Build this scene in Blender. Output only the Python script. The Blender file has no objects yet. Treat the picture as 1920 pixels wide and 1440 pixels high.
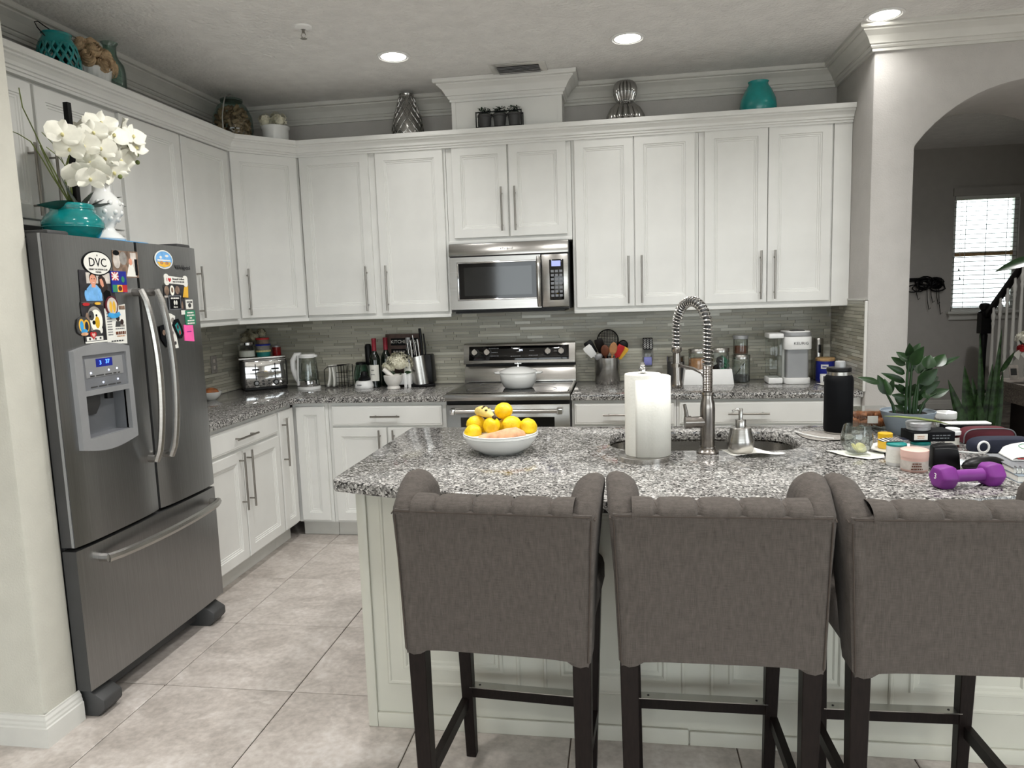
import bpy, bmesh, math, random
from mathutils import Vector, Matrix, Euler
SC = bpy.context.scene
COL = SC.collection
PI = math.pi
rnd = random.Random(11)

# ------------------------------------------------------------------ camera
cd = bpy.data.cameras.new('camera')
cam = bpy.data.objects.new('camera', cd)
COL.objects.link(cam)
cam.location = (2.69134, -4.86983, 1.51746)
cam.rotation_euler = (1.44845, 0.03227, 0.14825)
cd.sensor_fit = 'HORIZONTAL'; cd.sensor_width = 36.0
cd.lens = 1340.2 / 1920 * 36.0
cd.clip_start = 0.05; cd.clip_end = 200
SC.camera = cam

# ------------------------------------------------------------------ sky / exposure
world = bpy.data.worlds.new('sky'); SC.world = world
world.use_nodes = True
wn = world.node_tree.nodes; wl = world.node_tree.links
bg = wn['Background']
bg.inputs[0].default_value = (0.90, 0.97, 1.0, 1)
bg.inputs[1].default_value = 3.5
SC.view_settings.view_transform = 'Standard'
SC.view_settings.look = 'None'
SC.view_settings.gamma = 1.0
SC.view_settings.use_curve_mapping = False
SC.view_settings.exposure = 0.37
CAN_POWER = 15.0
CAN_COLOR = (1.0, 0.985, 0.965)
SC.cycles.transparent_max_bounces = 32

# ------------------------------------------------------------------ helpers
def lin(c):
    out = []
    for v in c[:3]:
        v = v / 255.0
        out.append(v / 12.92 if v <= 0.04045 else ((v + 0.055) / 1.055) ** 2.4)
    return tuple(out)

class MB:
    """collects vertices and faces, then links them as one mesh object"""
    def __init__(s): s.v = []; s.f = []; s.m = []; s.cur = 0
    def add(s, vs, fs):
        o = len(s.v); s.v += [tuple(p) for p in vs]
        for f in fs: s.f.append(tuple(i + o for i in f)); s.m.append(s.cur)
        return s
    def box(s, x0, y0, z0, x1, y1, z1):
        v = [(x0,y0,z0),(x1,y0,z0),(x1,y1,z0),(x0,y1,z0),(x0,y0,z1),(x1,y0,z1),(x1,y1,z1),(x0,y1,z1)]
        return s.add(v, [(0,3,2,1),(4,5,6,7),(0,1,5,4),(1,2,6,5),(2,3,7,6),(3,0,4,7)])
    def frustum(s, c0, a0, b0, c1, a1, b1):
        """square-section bar from centre c0 (half sizes a0,b0) up to c1"""
        v = []
        for c, a, b in ((c0,a0,b0),(c1,a1,b1)):
            v += [(c[0]-a,c[1]-b,c[2]),(c[0]+a,c[1]-b,c[2]),(c[0]+a,c[1]+b,c[2]),(c[0]-a,c[1]+b,c[2])]
        return s.add(v, [(0,3,2,1),(4,5,6,7),(0,1,5,4),(1,2,6,5),(2,3,7,6),(3,0,4,7)])
    def lathe(s, prof, n=24, c=(0,0,0), sx=1, sy=1, ribs=0, ramp=0, twist=0):
        vs = []; fs = []; k = len(prof)
        for i, (r, z) in enumerate(prof):
            for j in range(n):
                a = 2*PI*j/n + twist*z
                rr = r * (1 + ramp*abs(math.sin(a*ribs/2)) - ramp*.5) if ribs else r
                vs.append((c[0]+rr*math.cos(a)*sx, c[1]+rr*math.sin(a)*sy, c[2]+z))
        for i in range(k-1):
            for j in range(n):
                a = i*n+j; b = i*n+(j+1) % n
                fs.append((a, b, b+n, a+n))
        ring = prof[0] == prof[-1]
        if ring:
            pass
        elif len(prof) > 2:
            if prof[0][0] > 1e-6: fs.append(tuple(reversed(range(n))))
            if prof[-1][0] > 1e-6: fs.append(tuple(range((k-1)*n, k*n)))
        return s.add(vs, fs)
    def tube(s, pts, r, n=8, closed=False, flat=1.0):
        P = [Vector(p) for p in pts]; k = len(P); vs = []; fs = []
        R = r if isinstance(r, (list, tuple)) else [r]*k
        up = None
        for i in range(k):
            if closed: t = P[(i+1) % k] - P[i-1]
            else: t = P[min(i+1,k-1)] - P[max(i-1,0)]
            t.normalize()
            if up is None:
                up = t.orthogonal().normalized() if abs(t.z) > .9 else Vector((0,0,1))
            sd = t.cross(up)
            if sd.length < 1e-6: sd = t.orthogonal()
            sd.normalize(); up = sd.cross(t).normalized()
            for j in range(n):
                a = 2*PI*j/n
                vs.append(P[i] + sd*math.cos(a)*R[i] + up*math.sin(a)*R[i]*flat)
        for i in range(k if closed else k-1):
            for j in range(n):
                a = i*n+j; b = i*n+(j+1) % n; q = ((i+1) % k)*n
                fs.append((a, b, q+(j+1) % n, q+j))
        if not closed:
            fs.append(tuple(reversed(range(n)))); fs.append(tuple(range((k-1)*n, k*n)))
        return s.add(vs, fs)
    def prism(s, poly, a0, a1, ax='z'):
        """extrude polygon; ax z: poly=(x,y); ax y: poly=(x,z); ax x: poly=(y,z)"""
        n = len(poly)
        def P(p, a):
            return (p[0],p[1],a) if ax == 'z' else ((p[0],a,p[1]) if ax == 'y' else (a,p[0],p[1]))
        vs = [P(p,a0) for p in poly] + [P(p,a1) for p in poly]
        fs = [tuple(reversed(range(n))), tuple(range(n, 2*n))] + [(i,(i+1) % n,n+(i+1) % n,n+i) for i in range(n)]
        return s.add(vs, fs)
    def ell(s, c, rx, ry, rz, nu=16, nv=10, rot=None):
        vs = []; fs = []
        for i in range(nv+1):
            t = PI*i/nv
            for j in range(nu):
                a = 2*PI*j/nu
                p = Vector((rx*math.sin(t)*math.cos(a), ry*math.sin(t)*math.sin(a), rz*math.cos(t)))
                if rot is not None: p = rot @ p
                vs.append((c[0]+p.x, c[1]+p.y, c[2]+p.z))
        for i in range(nv):
            for j in range(nu):
                a = i*nu+j; b = i*nu+(j+1) % nu
                fs.append((a, a+nu, b+nu, b))
        return s.add(vs, fs)
    def grid(s, fn, nu, nv):
        vs = [fn(i/nu, j/nv) for j in range(nv+1) for i in range(nu+1)]
        fs = [(j*(nu+1)+i, j*(nu+1)+i+1, (j+1)*(nu+1)+i+1, (j+1)*(nu+1)+i) for j in range(nv) for i in range(nu)]
        return s.add(vs, fs)
    def xf(s, M, start=0):
        for i in range(start, len(s.v)):
            p = M @ Vector(s.v[i]); s.v[i] = (p.x, p.y, p.z)
        return s
    def mesh(s, name, mats, smooth=None, bevel=0, seg=2):
        me = bpy.data.meshes.new(name)
        if bevel:
            bm = bmesh.new(); V = [bm.verts.new(p) for p in s.v]
            for f, mi in zip(s.f, s.m):
                try: q = bm.faces.new([V[i] for i in f]); q.material_index = mi
                except ValueError: pass
            bmesh.ops.remove_doubles(bm, verts=bm.verts, dist=1e-6)
            bmesh.ops.recalc_face_normals(bm, faces=bm.faces)
            E = [e for e in bm.edges if len(e.link_faces) == 2 and e.calc_face_angle(0) > .6]
            bmesh.ops.bevel(bm, geom=E, offset=bevel, segments=seg, profile=.5, affect='EDGES', clamp_overlap=True)
            bm.to_mesh(me); bm.free()
        else:
            me.from_pydata(s.v, [], s.f)
            me.polygons.foreach_set('material_index', s.m)
            bm = bmesh.new(); bm.from_mesh(me)
            bmesh.ops.remove_doubles(bm, verts=bm.verts, dist=1e-6)
            bmesh.ops.recalc_face_normals(bm, faces=bm.faces)
            bm.to_mesh(me); bm.free()
        for mt in (mats if isinstance(mats, (list, tuple)) else [mats]): me.materials.append(mt)
        if smooth is None and bevel: smooth = 35
        if smooth:
            me.polygons.foreach_set('use_smooth', [True]*len(me.polygons))
            me.set_sharp_from_angle(angle=math.radians(smooth))
        me.update()
        return me
    def build(s, name, mats, parent=None, loc=(0,0,0), rot=(0,0,0), smooth=None, bevel=0, seg=2):
        return link(name, s.mesh(name, mats, smooth, bevel, seg), parent, loc, rot)

def link(name, me, parent=None, loc=(0,0,0), rot=(0,0,0)):
    o = bpy.data.objects.new(name, me); COL.objects.link(o)
    o.location = loc; o.rotation_euler = rot
    if parent is not None: o.parent = parent
    return o
def tag(o, label, cat, group=None):
    o['label'] = label; o['category'] = cat
    if group: o['group'] = group
    return o
def thing(name, label, cat, loc=(0,0,0), rz=0, group=None):
    o = bpy.data.objects.new(name, None); COL.objects.link(o)
    o.empty_display_size = .05
    o.location = loc; o.rotation_euler = (0,0,rz)
    return tag(o, label, cat, group)
def struct(o):
    o['kind'] = 'structure'; return o
def stuff(o):
    o['kind'] = 'stuff'; return o
def dup(root, loc, rz, label, group=None):
    r = root.copy(); COL.objects.link(r); r.location = loc; r.rotation_euler = (0,0,rz); r['label'] = label
    if group: r['group'] = group
    for ch in list(root.children):
        c = ch.copy(); COL.objects.link(c); c.parent = r
        for g in list(ch.children):
            d = g.copy(); COL.objects.link(d); d.parent = c
    return r

def sweep(path, prof, closed=False):
    """mitred sweep of profile (out, z) along plan path; out is to the right of travel"""
    mb = MB(); n = len(path); k = len(prof); rows = []
    for i in range(n):
        p = Vector(path[i])
        d0 = (p - Vector(path[i-1])).normalized() if (i > 0 or closed) else None
        d1 = (Vector(path[(i+1) % n]) - p).normalized() if (i < n-1 or closed) else None
        if d0 is None: d0 = d1
        if d1 is None: d1 = d0
        n0 = Vector((d0.y, -d0.x)); n1 = Vector((d1.y, -d1.x))
        m = (n0+n1).normalized(); m = m / max(.2, m.dot(n0))
        rows.append([(p.x+m.x*o, p.y+m.y*o, z) for o, z in prof])
    vs = [q for r in rows for q in r]; fs = []
    for i in range(n if closed else n-1):
        for j in range(k):
            a = i*k+j; b = i*k+(j+1) % k; q = ((i+1) % n)*k
            fs.append((a, b, q+(j+1) % k, q+j))
    if not closed: fs += [tuple(range(k)), tuple(reversed(range((n-1)*k, n*k)))]
    return mb.add(vs, fs)

_font_cache = {}
def text(s, size, m, parent, loc, rot, name='lettering', ext=.0008, align='CENTER', sx=1.0):
    key = (s, size, align, ext)
    cu = bpy.data.curves.new('lettering', 'FONT'); cu.body = s; cu.size = size; cu.extrude = ext
    cu.align_x = align; cu.align_y = 'CENTER'; cu.resolution_u = 2
    t = bpy.data.objects.new('lettering', cu); COL.objects.link(t)
    dg = bpy.context.evaluated_depsgraph_get()
    me = bpy.data.meshes.new_from_object(t.evaluated_get(dg))
    bpy.data.objects.remove(t); bpy.data.curves.remove(cu)
    me.materials.clear(); me.materials.append(m)
    o = link(name, me, parent, loc, rot)
    o.scale = (sx, 1, 1)
    return o

def bars(parent, loc, rot, w, h, m, seed=0):
    """one line of print too small to read in the photo, as short strokes"""
    r_ = random.Random(seed+int(w*1e5)); mb = MB(); x = -w/2
    while x < w/2-.0005:
        q = min(w/2, x+r_.uniform(.10,.26)*w); mb.box(x,-h/2,0,q,h/2,.0004); x = q+w*.05
    return mb.build('print', m, parent, loc, rot)

# ------------------------------------------------------------------ materials
def mat(name, c, rough=.5, metal=0, var=.05, vs=12, bump=0, bs=80, coat=0, emit=0, stretch=None, trans=0, ior=1.45, c2=None, spec=.5, sss=0, det=3):
    m = bpy.data.materials.new(name); m.use_nodes = True
    nt = m.node_tree; N = nt.nodes; L = nt.links
    b = N['Principled BSDF']
    base = lin(c)
    b.inputs['Roughness'].default_value = rough
    b.inputs['Metallic'].default_value = metal
    b.inputs['IOR'].default_value = ior
    b.inputs['Specular IOR Level'].default_value = spec
    b.inputs['Coat Weight'].default_value = coat
    b.inputs['Transmission Weight'].default_value = trans
    tc = N.new('ShaderNodeTexCoord')
    src = tc.outputs['Object']
    if stretch:
        mp = N.new('ShaderNodeMapping'); mp.inputs['Scale'].default_value = stretch
        L.new(src, mp.inputs[0]); src = mp.outputs[0]
    nz = N.new('ShaderNodeTexNoise'); nz.inputs['Scale'].default_value = vs; nz.inputs['Detail'].default_value = det
    L.new(src, nz.inputs['Vector'])
    mx = N.new('ShaderNodeMix'); mx.data_type = 'RGBA'
    lo = lin(c2) if c2 else tuple(max(0, v*(1-var*1.6)) for v in base)
    hi = base if c2 else tuple(min(1, v*(1+var*1.6)) for v in base)
    mx.inputs[6].default_value = (*lo, 1); mx.inputs[7].default_value = (*hi, 1)
    cr = N.new('ShaderNodeMapRange'); cr.inputs[1].default_value = .3; cr.inputs[2].default_value = .7
    L.new(nz.outputs[0], cr.inputs[0]); L.new(cr.outputs[0], mx.inputs[0])
    L.new(mx.outputs[2], b.inputs['Base Color'])
    if emit:
        L.new(mx.outputs[2], b.inputs['Emission Color']); b.inputs['Emission Strength'].default_value = emit
    if bump:
        n2 = N.new('ShaderNodeTexNoise'); n2.inputs['Scale'].default_value = bs; n2.inputs['Detail'].default_value = 2
        L.new(src, n2.inputs['Vector'])
        bp_ = N.new('ShaderNodeBump'); bp_.inputs['Strength'].default_value = bump; bp_.inputs['Distance'].default_value = .004 if bump < 1 else .008
        L.new(n2.outputs[0], bp_.inputs['Height']); L.new(bp_.outputs[0], b.inputs['Normal'])
    return m

def glass_mat(name, tint=(249,251,250), refl=.03, rough=.02):
    """thin clear glass: see-through with a fresnel reflection"""
    m = bpy.data.materials.new(name); m.use_nodes = True
    nt = m.node_tree; N = nt.nodes; L = nt.links; N.remove(N['Principled BSDF'])
    out = N['Material Output']
    tr = N.new('ShaderNodeBsdfTransparent'); gl = N.new('ShaderNodeBsdfGlossy'); mx = N.new('ShaderNodeMixShader')
    tr.inputs[0].default_value = (*lin(tint), 1); gl.inputs['Roughness'].default_value = rough
    fr = N.new('ShaderNodeLayerWeight'); fr.inputs[0].default_value = .25
    ma = N.new('ShaderNodeMath'); ma.operation = 'MULTIPLY_ADD'; ma.inputs[1].default_value = .55; ma.inputs[2].default_value = refl
    L.new(fr.outputs['Fresnel'], ma.inputs[0]); L.new(ma.outputs[0], mx.inputs[0])
    L.new(tr.outputs[0], mx.inputs[1]); L.new(gl.outputs[0], mx.inputs[2]); L.new(mx.outputs[0], out.inputs[0])
    return m

def granite():
    m = bpy.data.materials.new('granite'); m.use_nodes = True
    nt = m.node_tree; N = nt.nodes; L = nt.links; b = N['Principled BSDF']
    b.inputs['Roughness'].default_value = .10
    tc = N.new('ShaderNodeTexCoord')
    v1 = N.new('ShaderNodeTexVoronoi'); v1.inputs['Scale'].default_value = 175
    nzd = N.new('ShaderNodeTexNoise'); nzd.inputs['Scale'].default_value = 60; nzd.inputs['Detail'].default_value = 3
    ad = N.new('ShaderNodeMixRGB'); ad.blend_type = 'ADD'; ad.inputs[0].default_value = .012
    L.new(tc.outputs['Object'], nzd.inputs['Vector']); L.new(tc.outputs['Object'], ad.inputs[1]); L.new(nzd.outputs['Color'], ad.inputs[2])
    L.new(ad.outputs[0], v1.inputs['Vector'])
    sp = N.new('ShaderNodeSeparateColor'); L.new(v1.outputs['Color'], sp.inputs[0])
    r = N.new('ShaderNodeValToRGB'); r.color_ramp.interpolation = 'LINEAR'
    stops = [(0, (30,30,31)), (.12, (48,47,47)), (.20, (92,90,88)), (.45, (124,122,119)), (.64, (152,150,147)), (.84, (186,184,180)), (1, (212,210,205))]
    r.color_ramp.elements[0].position = 0; r.color_ramp.elements[0].color = (*lin(stops[0][1]), 1)
    r.color_ramp.elements[1].position = 1; r.color_ramp.elements[1].color = (*lin(stops[-1][1]), 1)
    for p, c in stops[1:-1]:
        e = r.color_ramp.elements.new(p); e.color = (*lin(c), 1)
    L.new(sp.outputs[0], r.inputs[0])
    v2 = N.new('ShaderNodeTexNoise'); v2.inputs['Scale'].default_value = 34; v2.inputs['Detail'].default_value = 4
    L.new(tc.outputs['Object'], v2.inputs['Vector'])
    r2 = N.new('ShaderNodeValToRGB'); r2.color_ramp.elements[0].position = .40; r2.color_ramp.elements[0].color = (.62,.62,.62,1)
    r2.color_ramp.elements[1].position = .58; r2.color_ramp.elements[1].color = (1,1,1,1)
    L.new(v2.outputs[0], r2.inputs[0])
    mu = N.new('ShaderNodeMixRGB'); mu.blend_type = 'MULTIPLY'; mu.inputs[0].default_value = .75
    L.new(r.outputs[0], mu.inputs[1]); L.new(r2.outputs[0], mu.inputs[2])
    L.new(mu.outputs[0], b.inputs['Base Color'])
    return m

def floor_tile_mat():
    m = bpy.data.materials.new('floor_tile'); m.use_nodes = True
    nt = m.node_tree; N = nt.nodes; L = nt.links; b = N['Principled BSDF']
    b.inputs['Roughness'].default_value = .38
    tc = N.new('ShaderNodeTexCoord'); oi = N.new('ShaderNodeObjectInfo')
    off = N.new('ShaderNodeVectorMath'); off.operation = 'MULTIPLY_ADD'; off.inputs[1].default_value = (37, 91, 53)
    L.new(oi.outputs['Random'], off.inputs[0]); L.new(tc.outputs['Object'], off.inputs[2])
    warp = N.new('ShaderNodeTexNoise'); warp.inputs['Scale'].default_value = 3; warp.inputs['Detail'].default_value = 6
    L.new(off.outputs[0], warp.inputs['Vector'])
    ad = N.new('ShaderNodeMixRGB'); ad.blend_type = 'ADD'; ad.inputs[0].default_value = .55
    L.new(off.outputs[0], ad.inputs[1]); L.new(warp.outputs['Color'], ad.inputs[2])
    mp = N.new('ShaderNodeMapping'); mp.inputs['Scale'].default_value = (1.0, 2.2, 1); mp.inputs['Rotation'].default_value = (0, 0, .6)
    L.new(ad.outputs[0], mp.inputs[0])
    n1 = N.new('ShaderNodeTexNoise'); n1.inputs['Scale'].default_value = 3.2; n1.inputs['Detail'].default_value = 8; n1.inputs['Roughness'].default_value = .65
    L.new(mp.outputs[0], n1.inputs['Vector'])
    r = N.new('ShaderNodeValToRGB')
    r.color_ramp.elements[0].position = .30; r.color_ramp.elements[0].color = (*lin((164,156,149)), 1)
    r.color_ramp.elements[1].position = .72; r.color_ramp.elements[1].color = (*lin((210,203,197)), 1)
    e = r.color_ramp.elements.new(.5); e.color = (*lin((188,180,173)), 1)
    L.new(n1.outputs[0], r.inputs[0])
    n3 = N.new('ShaderNodeTexNoise'); n3.inputs['Scale'].default_value = 45; n3.inputs['Detail'].default_value = 4
    L.new(off.outputs[0], n3.inputs['Vector'])
    mx = N.new('ShaderNodeMixRGB'); mx.blend_type = 'OVERLAY'; mx.inputs[0].default_value = .35
    L.new(r.outputs[0], mx.inputs[1]); L.new(n3.outputs[0], mx.inputs[2])
    L.new(mx.outputs[0], b.inputs['Base Color'])
    bp_ = N.new('ShaderNodeBump'); bp_.inputs['Strength'].default_value = .12; bp_.inputs['Distance'].default_value = .003
    L.new(n1.outputs[0], bp_.inputs['Height']); L.new(bp_.outputs[0], b.inputs['Normal'])
    return m

def linen():
    m = bpy.data.materials.new('linen'); m.use_nodes = True
    nt = m.node_tree; N = nt.nodes; L = nt.links; b = N['Principled BSDF']
    b.inputs['Roughness'].default_value = .92; b.inputs['Specular IOR Level'].default_value = .15
    b.inputs['Sheen Weight'].default_value = .05
    tc = N.new('ShaderNodeTexCoord'); prev = None
    for sc, sd in (((700, 700, 34), 1.0), ((34, 34, 700), 1.0), ((90, 90, 30), 1.0)):
        mp = N.new('ShaderNodeMapping'); mp.inputs['Scale'].default_value = sc; L.new(tc.outputs['Object'], mp.inputs[0])
        nz = N.new('ShaderNodeTexNoise'); nz.inputs['Scale'].default_value = sd; nz.inputs['Detail'].default_value = 2
        L.new(mp.outputs[0], nz.inputs['Vector'])
        if prev is None: prev = nz.outputs[0]
        else:
            mm = N.new('ShaderNodeMath'); mm.operation = 'ADD'; L.new(prev, mm.inputs[0]); L.new(nz.outputs[0], mm.inputs[1]); prev = mm.outputs[0]
    mr = N.new('ShaderNodeMapRange'); mr.inputs[1].default_value = 1.05; mr.inputs[2].default_value = 1.95
    L.new(prev, mr.inputs[0])
    r = N.new('ShaderNodeValToRGB')
    r.color_ramp.elements[0].color = (*lin((70,65,61)), 1); r.color_ramp.elements[1].color = (*lin((92,86,81)), 1)
    L.new(mr.outputs[0], r.inputs[0]); L.new(r.outputs[0], b.inputs['Base Color'])
    bp_ = N.new('ShaderNodeBump'); bp_.inputs['Strength'].default_value = .35; bp_.inputs['Distance'].default_value = .002
    L.new(mr.outputs[0], bp_.inputs['Height']); L.new(bp_.outputs[0], b.inputs['Normal'])
    return m

M = {}
M['wall'] = mat('wall_paint', (184,181,177), .8, var=.02, bump=.35, bs=140, spec=.2)
M['stub'] = mat('cream_wall_paint', (198,196,185), .8, var=.02, bump=.3, bs=140, spec=.2)
M['hall'] = mat('hall_wall_paint', (184,181,176), .85, var=.02, bump=.2, bs=140, spec=.2)
M['ceiling'] = mat('ceiling_texture', (228,227,224), .9, var=.03, bump=1.0, bs=52, spec=.1)
M['trim'] = mat('white_trim', (206,205,199), .4, var=.02)
M['cab'] = mat('cabinet_paint', (222,222,218), .38, var=.02, vs=6)
M['cabin'] = mat('cabinet_gap', (120,118,112), .6, var=.05)
M['island'] = mat('island_paint', (196,195,183), .42, var=.02, vs=6)
M['granite'] = granite()
M['tile'] = floor_tile_mat()
M['grout'] = mat('floor_grout', (112,100,90), .9, var=.08, vs=60)
M['wgrout'] = mat('tile_grout', (168,165,152), .9, var=.05, vs=60)
M['linen'] = linen()
M['seam'] = mat('dark_seam', (66,58,52), .9)
M['espresso'] = mat('espresso_wood', (24,18,16), .42, spec=.2, var=.2, vs=30, stretch=(6,6,1))
M['steel'] = mat('brushed_steel', (176,174,170), .27, 1, var=.06, vs=3, stretch=(2,2,120))
M['steelh'] = mat('brushed_steel_horizontal', (178,176,172), .25, 1, var=.07, vs=3, stretch=(1,1,160))
M['fridge'] = mat('fridge_steel', (146,146,146), .30, 1, var=.05, vs=3, stretch=(2,120,2))
M['nickel'] = mat('brushed_nickel', (150,146,140), .3, 1, var=.05)
M['chrome'] = mat('polished_chrome', (215,215,215), .07, 1, var=.02)
M['faucet'] = mat('faucet_steel', (140,135,130), .25, 1, var=.05)
M['dkgrey'] = mat('fridge_side_grey', (62,62,62), .55, var=.05, bump=.1, bs=300)
M['black'] = mat('black_plastic', (14,14,15), .38, var=.15, spec=.25)
M['matteblack'] = mat('matte_black', (10,11,14), .6, var=.15, spec=.15)
M['blackglass'] = mat('black_glass', (8,8,9), .05, var=.1, spec=.6)
M['silverplastic'] = mat('silver_plastic', (150,151,152), .4, .3, var=.03)
M['greypanel'] = mat('grey_panel', (118,120,124), .45, .2, var=.03)
M['white'] = mat('white_plastic', (232,232,230), .35, var=.02)
M['ceramic'] = mat('white_ceramic', (228,229,226), .12, var=.02, coat=.3)
M['paper'] = mat('white_paper', (226,225,217), .85, var=.02, bump=.2, bs=120)
M['glass'] = glass_mat('clear_glass')
M['glassgreen'] = glass_mat('green_tinted_glass', (222,236,231))
M['bottleglass'] = mat('dark_green_bottle_glass', (14,22,16), .08, var=.1, spec=.7)
M['teal'] = mat('turquoise_glaze', (18,132,132), .15, var=.18, vs=14, coat=.4)
M['tealmat'] = mat('turquoise_matte_glaze', (30,140,138), .25, var=.12, vs=10, coat=.2)
M['silver'] = mat('silver_mirror_glaze', (165,164,162), .12, 1, var=.08)
M['burlap'] = mat('burlap', (190,164,130), .95, var=.2, vs=40, bump=.6, bs=200)
M['petal'] = mat('ivory_petal', (240,238,224), .7, var=.05, vs=20)
M['petalc'] = mat('yellow_flower_heart', (214,206,150), .7, var=.2, vs=60)
M['hydr'] = mat('cream_hydrangea_petal', (226,222,200), .8, var=.1, vs=40)
M['dryflower'] = mat('dried_hydrangea', (186,178,152), .9, var=.25, vs=40)
M['leafd'] = mat('dark_green_leaf', (24,44,30), .35, var=.25, vs=20)
M['zz'] = mat('glossy_green_leaf', (27,52,22), .33, var=.3, vs=16, spec=.35)
M['snake'] = mat('snake_plant_leaf', (40,62,32), .45, var=.5, vs=26, stretch=(1,1,3), spec=.3)
M['stem'] = mat('green_stem', (106,118,62), .6, var=.2)
M['soil'] = mat('potting_soil', (38,32,28), .95, var=.4, vs=80, bump=.6, bs=150)
M['lemon'] = mat('lemon_peel', (246,204,28), .4, var=.1, vs=20, bump=.35, bs=220)
M['banana'] = mat('ripe_banana_peel', (232,206,120), .5, var=.12, vs=18)
M['bananaspot'] = mat('banana_spots', (58,40,22), .6, var=.2)
M['sweet'] = mat('sweet_potato_skin', (218,164,124), .65, var=.2, vs=34, bump=.3, bs=60)
M['cork'] = mat('cork', (168,132,104), .9, var=.25, vs=50)
M['wine'] = mat('wine_red_capsule', (128,30,44), .35, var=.08)
M['sign'] = mat('dark_plaque', (84,66,60), .6, var=.15, vs=30)
M['red'] = mat('red_plastic', (186,40,44), .4, var=.08)
M['orange'] = mat('orange_wood', (184,132,88), .6, var=.15, vs=30)
M['brownwood'] = mat('dark_brown_wood', (104,60,40), .5, var=.15, vs=30)
M['yellow'] = mat('yellow_silicone', (226,176,60), .5, var=.08)
M['blue'] = mat('cobalt_blue_print', (28,40,140), .35, var=.1)
M['skyblue'] = mat('bright_blue_print', (58,150,206), .4, var=.15, vs=30)
M['navy'] = mat('navy_fabric', (22,28,48), .7, var=.12)
M['maroon'] = mat('maroon_fabric', (84,22,34), .7, var=.12)
M['purple'] = mat('purple_vinyl', (120,44,132), .5, var=.06, vs=20)
M['pink'] = mat('pink_paper', (244,96,168), .8, var=.03)
M['blush'] = mat('blush_pink_plastic', (222,184,172), .4, var=.03)
M['green'] = mat('green_print', (48,128,96), .6, var=.06)
M['tealcap'] = mat('teal_plastic', (30,128,124), .4, var=.06)
M['greypot'] = mat('blue_grey_pot', (134,146,156), .5, var=.04)
M['amber'] = glass_mat('amber_plastic', (214,130,52), .06)
M['honey'] = mat('yellow_mustard', (214,170,30), .3, var=.1)
M['jam'] = mat('red_jam', (120,18,20), .2, var=.3, vs=60)
M['pastry'] = mat('baked_pastry', (150,90,50), .6, var=.3, vs=30, bump=.5, bs=60)
M['bamboo'] = mat('bamboo_lid', (196,160,112), .55, var=.12, vs=20, stretch=(1,8,1))
M['lampglow'] = mat('lamp_lens', (255,252,244), .5, var=0, emit=9)
M['ledblue'] = mat('blue_led', (70,120,255), .5, var=0, emit=3)
M['ledlilac'] = mat('lilac_lcd', (150,160,220), .4, var=.05, emit=.5)
M['ledwhite'] = mat('white_led', (220,230,255), .5, var=0, emit=2.5)
M['lilac'] = mat('lilac_gel', (150,150,220), .3, var=.06)
M['greywood'] = mat('weathered_grey_wood', (104,96,88), .75, var=.35, vs=14, stretch=(1,6,6), bump=.3, bs=40)
M['stairblack'] = mat('black_painted_wood', (16,15,16), .4, var=.15, spec=.25)
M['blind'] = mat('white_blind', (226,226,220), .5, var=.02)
M['slat'] = mat('shaded_white_slat', (138,136,130), .6, var=.03)  # white slats with backlit shade put into the colour, to show against the window
M['marble'] = mat('white_marble', (222,218,212), .25, var=.08, vs=10)
M['skin'] = mat('printed_skin', (214,150,124), .6, var=.08)
M['hair'] = mat('printed_dark_hair', (44,28,24), .6, var=.2)
M['shirt'] = mat('printed_blue_shirt', (112,170,222), .6, var=.1, vs=40)
M['photodark'] = mat('printed_dark_background', (42,40,44), .4, var=.4, vs=30)
M['photolight'] = mat('printed_light_background', (196,188,180), .4, var=.15, vs=30)
M['photobrown'] = mat('printed_brown_background', (126,104,88), .4, var=.35, vs=40)
M['bounce'] = mat('pale_bounce_ground', (214,208,198), .9, var=.05, vs=3)  # kept pale so unseen ground bounces daylight up to the ceiling
M['grass'] = mat('lawn', (120,140,90), .95, var=.3, vs=6)
M['oven'] = mat('oven_window', (6,6,7), .06, var=.1)
M['mwglass'] = mat('microwave_window', (26,28,28), .07, var=.1, spec=.8)
M['clothgrey'] = mat('grey_cloth', (142,138,132), .9, var=.12, vs=60, bump=.4, bs=200)
for i, c in enumerate(((164,161,146), (178,175,160), (152,150,136), (196,194,180), (170,166,153))):
    M['bs%d' % i] = mat('backsplash_strip', c, (.25,.45,.3,.18,.5)[i], var=.06, vs=8, stretch=(1,1,6))
# ================================================================== structure
CEIL = 2.86; ZC = .925
MB().box(-2.5,-8.9,-.14, 9.3,4.45,-.008).build('floor', M['grout'])
floor = bpy.data.objects['floor']; struct(floor)
tile_me = MB().box(-.274,-.274,-.008,.274,.274,0).mesh('tile', M['tile'], bevel=.0025, seg=1)
rest = MB(); P = .552
for i in range(-6, 16):
    for j in range(-14, 11):
        x = .849 + (i+.5)*P; y = -1.2825 + (j+.5)*P
        if not (-2.4 < x < 9.1 and -8.8 < y < 4.4): continue
        if -.35 < x < 4.95 and -4.5 < y < -.3:
            link('tile', tile_me, floor, (x, y, 0))
        else:
            rest.box(x-.274,y-.274,-.008,x+.274,y+.274,0)
stuff(rest.build('tile_field', M['tile'], floor))

def wallbox(name, b, m, bevel=0):
    return struct(MB().box(*b).build(name, m, bevel=bevel))
wall_left = wallbox('wall_left', (-.12,-2.70,0, 0,0,CEIL), M['wall'])
wall_back = wallbox('wall_back', (-.12,0,0, 4.04,.12,3.05), M['wall'])
wallbox('wall_alcove', (-2.5,-2.80,0, .68,-2.64,CEIL), M['stub'], .018)
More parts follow.
